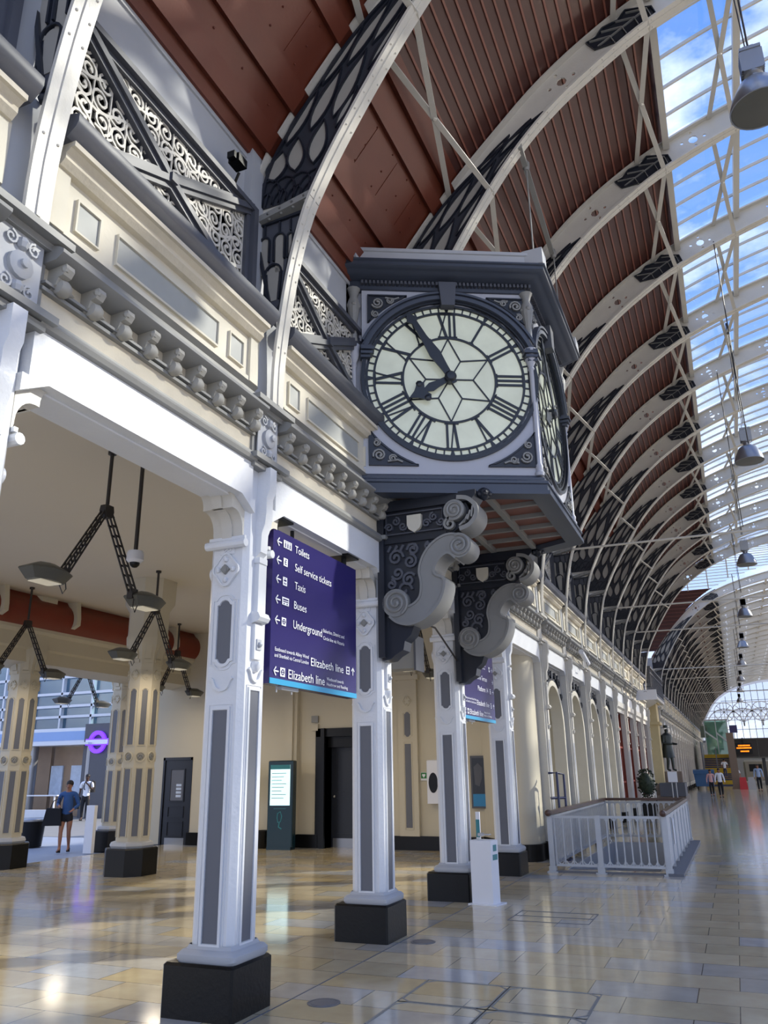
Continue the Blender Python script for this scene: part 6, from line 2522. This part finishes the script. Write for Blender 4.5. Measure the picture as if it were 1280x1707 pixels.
obj('handle', m, M['dark'], t)
t = thing('backpack', 'black backpack worn by the man in white', 'bag', (-24.72, 27.38, 1.08), 20)
m = MB()
m.box(-0.16, 0.16, -0.02, 0.16, 0.0, 0.45, bev=0.03)
obj('bag_body', m, M['dark'], t)
m = MB()
for x in (-0.13, 0.13):
    m.tube([(x, 0.0, 0.42), (x, -0.12, 0.47), (x, -0.33, 0.36), (x, -0.33, 0.15), (x, -0.1, 0.02)], 0.02, 6)
obj('strap', m, M['dark'], t)
person('long-haired woman in a pale top and dark trousers walking down the concourse', F3(-1.0, 53.3), 5, h=1.62, top='tee', bottom='dark', female=True, longhair=True, sleeves='long', stride=0.06, fingers=False)
person('woman in a pink top walking just behind the pale-topped woman', F3(-1.55, 55.5), 5, h=1.55, top='pink', bottom='dark', female=True, longhair=True, sleeves='long', stride=0.05, fingers=False)
person('man in a pale blue shirt and black trousers walking at the far right', F3(1.38, 65.5), 0, h=1.84, top='shirtb', bottom='dark', sleeves='long', stride=0.06, fingers=False)
person('distant person in white standing beside the grey pillar', F3(-0.05, 73), 0, h=1.7, top='tee', bottom='dark', stride=0.0, fingers=False)
person('distant person in a white top on the striped stairs', (-1.0, 84.5, 0.7), 180, h=1.7, top='tee', bottom='stairb', stride=0.0, fingers=False)

# statue
SX, SY, SZ = -3.30, 47.6, 1.5
t = thing('bronze_statue', 'dark bronze statue of a standing man in a hat and long coat', 'statue', (SX, SY, SZ), 60)
bz = M['bronze']
h = 2.35
def Q(x, y, z, r):
    return (x * h, y * h, z * h, r * h if not isinstance(r, tuple) else (r[0] * h, r[1] * h))
skin_obj('figure', [[Q(0, 0, 0.5, (0.09, 0.08)), Q(0, 0, 0.62, (0.085, 0.07)), Q(0, 0, 0.74, (0.09, 0.065)), Q(0, 0, 0.82, (0.05, 0.045)), Q(0, -.01, 0.86, 0.032), Q(0, -.015, 0.90, (0.045, 0.05)), Q(0, -.01, 0.945, 0.042)],
                    [Q(0, 0, 0.5, .05), Q(-0.055, 0, 0.42, 0.05), Q(-0.06, -0.02, 0.26, 0.04), Q(-0.06, 0.02, 0.04, 0.028), Q(-0.06, -0.07, 0.02, 0.022)],
                    [Q(0, 0, 0.5, .05), Q(0.055, 0, 0.42, 0.05), Q(0.06, -0.05, 0.26, 0.04), Q(0.065, -0.05, 0.04, 0.028), Q(0.07, -0.13, 0.02, 0.022)],
                    [Q(0, 0, 0.82, .05), Q(-0.12, 0, 0.78, 0.04), Q(-0.15, 0.0, 0.62, 0.035), Q(-0.10, -0.13, 0.60, 0.025), Q(-0.06, -0.19, 0.60, 0.02)],
                    [Q(0, 0, 0.82, .05), Q(0.12, 0, 0.78, 0.04), Q(0.15, 0.0, 0.62, 0.035), Q(0.12, -0.14, 0.60, 0.025), Q(0.09, -0.20, 0.60, 0.02)]], bz, t, 2)
m = MB()
m.lathe([(0.13 * h, 0.30 * h), (0.125 * h, 0.32 * h), (0.11 * h, 0.45 * h), (0.095 * h, 0.60 * h), (0.12 * h, 0.72 * h), (0.11 * h, 0.80 * h), (0.05 * h, 0.85 * h)], n=16)
m.v = [(x * 1.2, y * 1.05, z) for x, y, z in m.v]
obj('coat', m, bz, t)
m = MB()
m.lathe([(0.001, 0.975 * h), (0.10 * h, 0.972 * h), (0.105 * h, 0.965 * h), (0.05 * h, 0.965 * h)], n=18)
m.lathe([(0.05 * h, 0.97 * h), (0.05 * h, 1.015 * h), (0.04 * h, 1.03 * h), (0.001, 1.03 * h)], n=18)
obj('hat', m, bz, t)
t = thing('granite_pedestal', 'stepped brown granite pedestal under the bronze statue', 'pedestal', (SX, SY, 0))
m = MB()
m.box(-0.55, 0.60, -0.5, 0.6, 0.35, 1.5)
m.box(-0.75, 0.75, -2.2, 1.4, 0.0, 0.35)
obj('block', m, M['granite'], t)
m = MB()
m.box(-0.45, 0.78, -2.4, -0.5, 0.3, 0.95)
obj('dark_panel', m, M['slate'], t)
t = thing('stone_memorial_slab', 'tall yellow limestone surround behind the bronze statue', 'memorial', (-3.85, 46.4, 0))
m = MB()
m.box(-0.2, 0.28, 0, 1.2, 0.9, 5.2)
m.box(-0.2, 0.40, -0.1, 1.3, 5.0, 5.25)
m.box(-0.2, 0.40, -0.1, 1.3, 3.9, 4.05)
obj('slab', m, M['lime'], t)
m = MB()
m.box(-0.3, 0.5, -0.6, 3.5, 0.0, 0.9)
obj('base', m, M['granite'], t)
# railing, sign on pole near statue
t = thing('notice_stand', 'white notice on two thin posts in front of the statue', 'notice', (-3.0, 44.6, 0))
m = MB()
m.box(-0.25, 0.2, -0.02, 0.02, 1.0, 1.5)
obj('notice_board', m, M['plastic'], t)
m = MB()
m.tube([(-0.1, 0, 0), (-0.1, 0, 1.0)], 0.03, 6)
m.tube([(0.1, 0, 0), (0.1, 0, 1.0)], 0.03, 6)
obj('post', m, M['steel'], t)
# potted tree
t = thing('potted_tree', 'dark bushy clipped shrub in a planter beyond the stair railing', 'plant', (-3.15, 32.5, 0))
m = MB()
m.box(-0.25, 0.25, -0.25, 0.25, 0, 0.55)
obj('planter', m, M['black'], t)
m = MB()
rr_ = random.Random(5)
for i in range(260):
    a, b = rr_.uniform(0, 2 * PI), rr_.uniform(-1, 1)
    r = 0.36 * rr_.uniform(0.6, 1.0)
    c = (r * math.cos(a) * math.sqrt(1 - b * b), r * math.sin(a) * math.sqrt(1 - b * b), 1.15 + b * 0.5)
    d = Vector((rr_.uniform(-1, 1), rr_.uniform(-1, 1), rr_.uniform(-0.5, 1))).normalized() * 0.09
    e = d.cross(Vector((rr_.uniform(-1, 1), 1, 0.3))).normalized() * 0.035
    c = Vector(c)
    m.add([c, c + d * 0.5 + e, c + d, c + d * 0.5 - e], [(0, 1, 2, 3)])
m.ball((0, 0, 1.15), 0.3, 10, sz=1.3)
obj('foliage', m, M['leaf'], t)
m = MB()
m.tube([(0, 0, 0.5), (0, 0, 1.0)], 0.03, 6)
obj('trunk', m, M['wood'], t)
# hanging shop sign
t = thing('projecting_sign', 'small white projecting sign high on the wall by the balcony', 'sign', (-3.55, 36.3, 4.45))
m = MB()
m.box(0.0, 0.85, -0.04, 0.04, 0, 0.42)
obj('sign_board', m, M['plastic'], t)
m = MB()
m.ribbon(arc(0.4, 0.30, 0.06, 20, 160, 8), 0.02, -0.045, -0.04)
obj('sign_emblem', m, M['mgrey'], t)
# loudspeaker / bracket lamp on wall
t = thing('wall_camera', 'white tubular camera on a bent arm under the beam above the first arches', 'camera', (-3.40, 22.2, 4.52))
m = MB()
m.tube([(0, -0.5, 0.15), (0, 0.5, -0.05)], 0.07, 10)
obj('tube_body', m, M['plastic'], t)
m = MB()
m.tube([(-0.1, -0.5, -0.1), (0.0, -0.3, -0.25), (0.05, 0.1, -0.2), (0, 0.2, 0.0)], 0.015, 6)
obj('bent_arm', m, M['mgrey'], t)

# blue wheeled bin
t = thing('wheeled_bin', 'big blue wheeled waste bin with lid at the far wall', 'bin', (-2.45, 71.5, 0))
m = MB()
m.prism([(-0.65, 0.25), (0.65, 0.25), (0.75, 1.2), (-0.75, 1.2)], 'y', -0.5, 0.5)
obj('bin_body', m, M['bin'], t)
m = MB()
m.prism([(-0.55, 1.2), (-0.5, 1.42), (-0.2, 1.52), (0.2, 1.52), (0.5, 1.42), (0.55, 1.2)], 'x', -0.78, 0.78)
obj('bin_lid', m, M['bin'], t)
for x in (-0.55, 0.55):
    for y in (-0.38, 0.38):
        m = MB()
        m.lathe([(0.12, -0.04), (0.12, 0.04)], (x, y, 0.12), 12, 'x')
        m.box(x - 0.04, x + 0.04, y - 0.04, y + 0.04, 0.12, 0.27)
        obj('wheel', m, M['black'], t)
# striped stairs
t = thing('striped_stairs', 'wide far stairs in dark blue and yellow stripes', 'stairs', (-1.6, 84.5, 0))
w = 2.4
m, m2 = MB(), MB()
for i in range(18):
    (m2 if i in (1, 2, 7, 8, 9, 16, 17) else m).box(-w / 2, w / 2, i * 0.3, 5.7, i * 0.16, i * 0.16 + 0.16)
    m2.box(-w / 2, w / 2, i * 0.3 - 0.01, i * 0.3 + 0.05, i * 0.16 + 0.13, i * 0.16 + 0.162)
obj('steps', m, M['stairb'], t)
obj('yellow_nosing', m2, M['yellow'], t)
m = MB()
m.box(-w / 2 - 0.1, -w / 2, 0, 5.6, 0, 4.0)
m.box(-0.05, 0.05, 0, 0.06, 0.2, 3.4)
obj('side_rail', m, M['greyp'], t)
# green glass lift
t = thing('glass_lift_shaft', 'pale green glass shaft above the striped stairs', 'lift', (-1.3, 91.0, 0))
m = MB()
m.box(-1.2, 1.0, 0, 1.6, 2.6, 6.2)
obj('glass_wall', m, M['gglass'], t)
m = MB()
for x in (-1.2, -0.1, 1.0):
    m.box(x - 0.04, x + 0.04, -0.05, 0.0, 0, 6.3)
m.box(-1.25, 1.05, -0.05, 0.0, 6.2, 6.35)
m.bar((-1.2, -0.04, 5.2), (-0.1, -0.04, 4.3), 0.05, 0.15)
m.bar((-0.1, -0.04, 5.0), (1.0, -0.04, 4.0), 0.05, 0.15)
obj('frame', m, M['white'], t)
m = MB()
m.box(-1.2, 1.0, 1.7, 1.8, 0, 6.2)
obj('back_wall', m, M['concrete'], t)
# lamp box on the wall at the far end
m = MB()
m.box(-0.35, 0.35, -0.3, 0.3, 0, 1.2)
o = obj('wall_lantern_box', m, M['mgrey'])
o.location = (-2.6, 92, 4.6)
tag(o, 'grey box lantern on the far wall left of the green glass', 'lantern')
# grey pillar, footbridge, display
t = thing('grey_pillar', 'slanting-looking grey square pillar beside the striped stairs', 'pillar', (-0.15, 72.5, 0))
m = MB()
m.box(-0.28, 0.28, -0.3, 0.3, 0, 4.3)
m.box(-0.35, 0.35, -0.35, 0.35, 0, 0.15)
obj('pillar_shaft', m, M['granite'], t)
t = thing('footbridge', 'dark footbridge crossing at the far right', 'bridge', (6.0, 86, 0))
m = MB()
m.box(-5.9, 10, 0, 3, 2.55, 4.15)
obj('bridge_side', m, M['iron'], t)
m = MB()
m.box(-6.0, 10, -0.1, 3.1, 4.15, 4.25)
m.box(-6.0, 10, -0.1, 3.1, 2.45, 2.55)
for i in range(8):
    m.box(-5.9 + i * 2, -5.85 + i * 2, -0.05, 0, 2.55, 4.15)
obj('bridge_edge', m, M['greyiron'], t)
for x in (-3.5, 2, 8):
    m = MB()
    m.box(x - 0.15, x + 0.15, 1.2, 1.5, 0, 2.5)
    obj('bridge_column', m, M['navy'], t)
t = thing('departure_display', 'dark departure display with glowing orange text', 'display', (0.88, 85.68, 2.80))
m = MB()
m.box(-0.75, 0.75, 0, 0.3, 0, 1.0)
m.tube([(0, 0.15, 1.0), (0, 0.15, 1.5)], 0.05, 6)
obj('display_case', m, M['black'], t)
m = MB()
for z, a, b in ((0.72, -0.45, 0.5), (0.5, -0.6, 0.6), (0.2, -0.3, 0.35)):
    x = a
    while x < b:
        w_ = rnd.uniform(0.05, 0.13)
        m.box(x, x + w_, -0.01, 0, z, z + 0.12)
        x += w_ + 0.03
obj('lit_text', m, M['orange'], t)
t = thing('hanging_notice', 'small square purple notice high beside the green glass', 'notice', (0.22, 86.5, 4.25))
m = MB()
m.box(-0.35, 0.35, -0.05, 0.05, 0.55, 1.25)
obj('notice_board', m, M['blue'], t)
m = MB()
m.tube([(0, 0.08, 0), (0, 0.08, 0.8)], 0.03, 6)
obj('post', m, M['slate'], t)
for i, (x, mm, l) in enumerate(((0.35, 'red', 'red plastic barrier beside the grey pillar'), (0.95, 'lgrey', 'pale grey barrier next to the red one'))):
    m = MB()
    m.prism([(-0.3, 0), (0.3, 0), (0.22, 0.9), (-0.22, 0.9)], 'y', -0.15, 0.15)
    o = obj('barrier', m, M[mm])
    o.location = (x, 71, 0)
    tag(o, l, 'barrier')
t = thing('train', 'pale train standing beyond the far right of the concourse', 'train', (8.2, 92, 0))
m = MB()
m.box(-7.5, 7, 0, 3, 0.3, 2.3, bev=0.15)
obj('carriage_body', m, M['train'], t)
m = MB()
for i in range(7):
    m.box(-7 + i * 2, -5.8 + i * 2, -0.02, 0, 1.2, 1.9)
obj('carriage_window', m, M['black'], t)

# ================================================================== STREET SIDE
t = thing('glass_entrance_building', 'bright modern glass entrance building across the street', 'building', (-33, 29.5, 0))
m = MB()
m.box(-14, 6.3, 0, 0.3, 3.15, 3.85)
m.box(-14, 6.9, -1.0, 0.3, 3.05, 3.15)
obj('canopy_band', m, M['white'], t)
m = MB()
m.box(-12, 5.9, -0.02, 0.0, 3.3, 3.7)
obj('sign_band', m, M['shirtb'], t)
m = MB()
for i in range(9):
    m.box(-14 + i * 2.2, -12.0 + i * 2.2, 0.5, 0.7, 0.0, 3.1)
obj('cladding_panel', m, M['brown'], t)
for x in (-9.0, -6.6, -3.0, -0.8, 3.9, 5.1):
    m = MB()
    m.box(x - 0.35, x + 0.35, 0.42, 0.5, 0.9, 2.2)
    obj('framed_poster', m, M['gleam'], t)
for x in (-10.8, -5, 1.2, 3.2, 6.6):
    m = MB()
    m.lathe([(0.22, 0), (0.22, 3.1)], (x, -0.4, 0), 16)
    obj('round_column', m, M['steel'], t)
m = MB()
m.box(-14, 7, 1.2, 1.25, 3.9, 9)
obj('upper_glass', m, M['bglass'], t)
m = MB()
for z in (4.4, 4.9, 5.5, 6.3, 7.4, 8.8):
    m.box(-14, 7, 1.0, 1.2, z, z + 0.12)
for i in range(12):
    m.box(-14 + i * 1.9, -13.9 + i * 1.9, 1.0, 1.2, 3.9, 9)
obj('facade_frame', m, M['white'], t)
m = MB()
m.box(-14, 7, 2.6, 2.8, 0, 9)
obj('inner_wall', m, M['concrete'], t)
m = MB()
m.box(-14, 7, -2.6, -2.5, 0.95, 1.0)
m.box(-14, 7.6, -2.7, -2.5, 0.0, 0.42)
for i in range(14):
    m.box(-14 + i * 1.6, -13.95 + i * 1.6, -2.58, -2.53, 0.4, 1.0)
obj('front_balustrade', m, M['white'], t)
t = thing('roundel_tower', 'grey tower panel beside the glass entrance building', 'tower', (-25.6, 28.9, 0))
m = MB()
m.box(-1.1, 0.7, 0, 1.2, 0, 3.95)
obj('tower_body', m, M['slate'], t)
t = thing('roundel_sign', 'glowing purple roundel sign on the grey tower', 'sign', (-25.85, 28.8, 3.15))
m = MB()
m.ribbon(arc(0, 0, 0.40, 0, 350, 35), 0.17, -0.05, 0.05, closed=True)
obj('ring', m, M['purple'], t)
m = MB()
m.box(-0.62, 0.62, -0.07, 0.03, -0.09, 0.09)
obj('bar', m, M['ink'], t)
m = MB()
m.box(-0.62, 0.62, -0.065, 0.03, -0.14, 0.14)
obj('bar_border', m, M['purple'], t)
for i, p in enumerate(((-17.05, 16.9), (-17.5, 21.0))):
    t = thing('street_planter_bin', ('black round bin between the street and the left column', 'black bollard box behind the street column')[i], 'bin', (p[0], p[1], 0))
    m = MB()
    m.lathe([(0.26, 0), (0.30, 0.5), (0.31, 0.62), (0.001, 0.62)], n=16)
    obj('bin_body', m, M['black'], t)
    m = MB()
    m.lathe([(0.33, 0.62), (0.33, 0.66), (0.26, 0.70), (0.001, 0.70)], n=16)
    obj('bin_rim', m, M['steel'], t)

# ground far outside on the track side
m = MB()
m.box(24, 120, -40, 140, -1.2, -1.0)
m.box(-90, -4.5, 20.0, 30, -0.02, -0.01)
struct('floor_tracks', m, M['mgrey'], 'pale track bed beyond the platform')
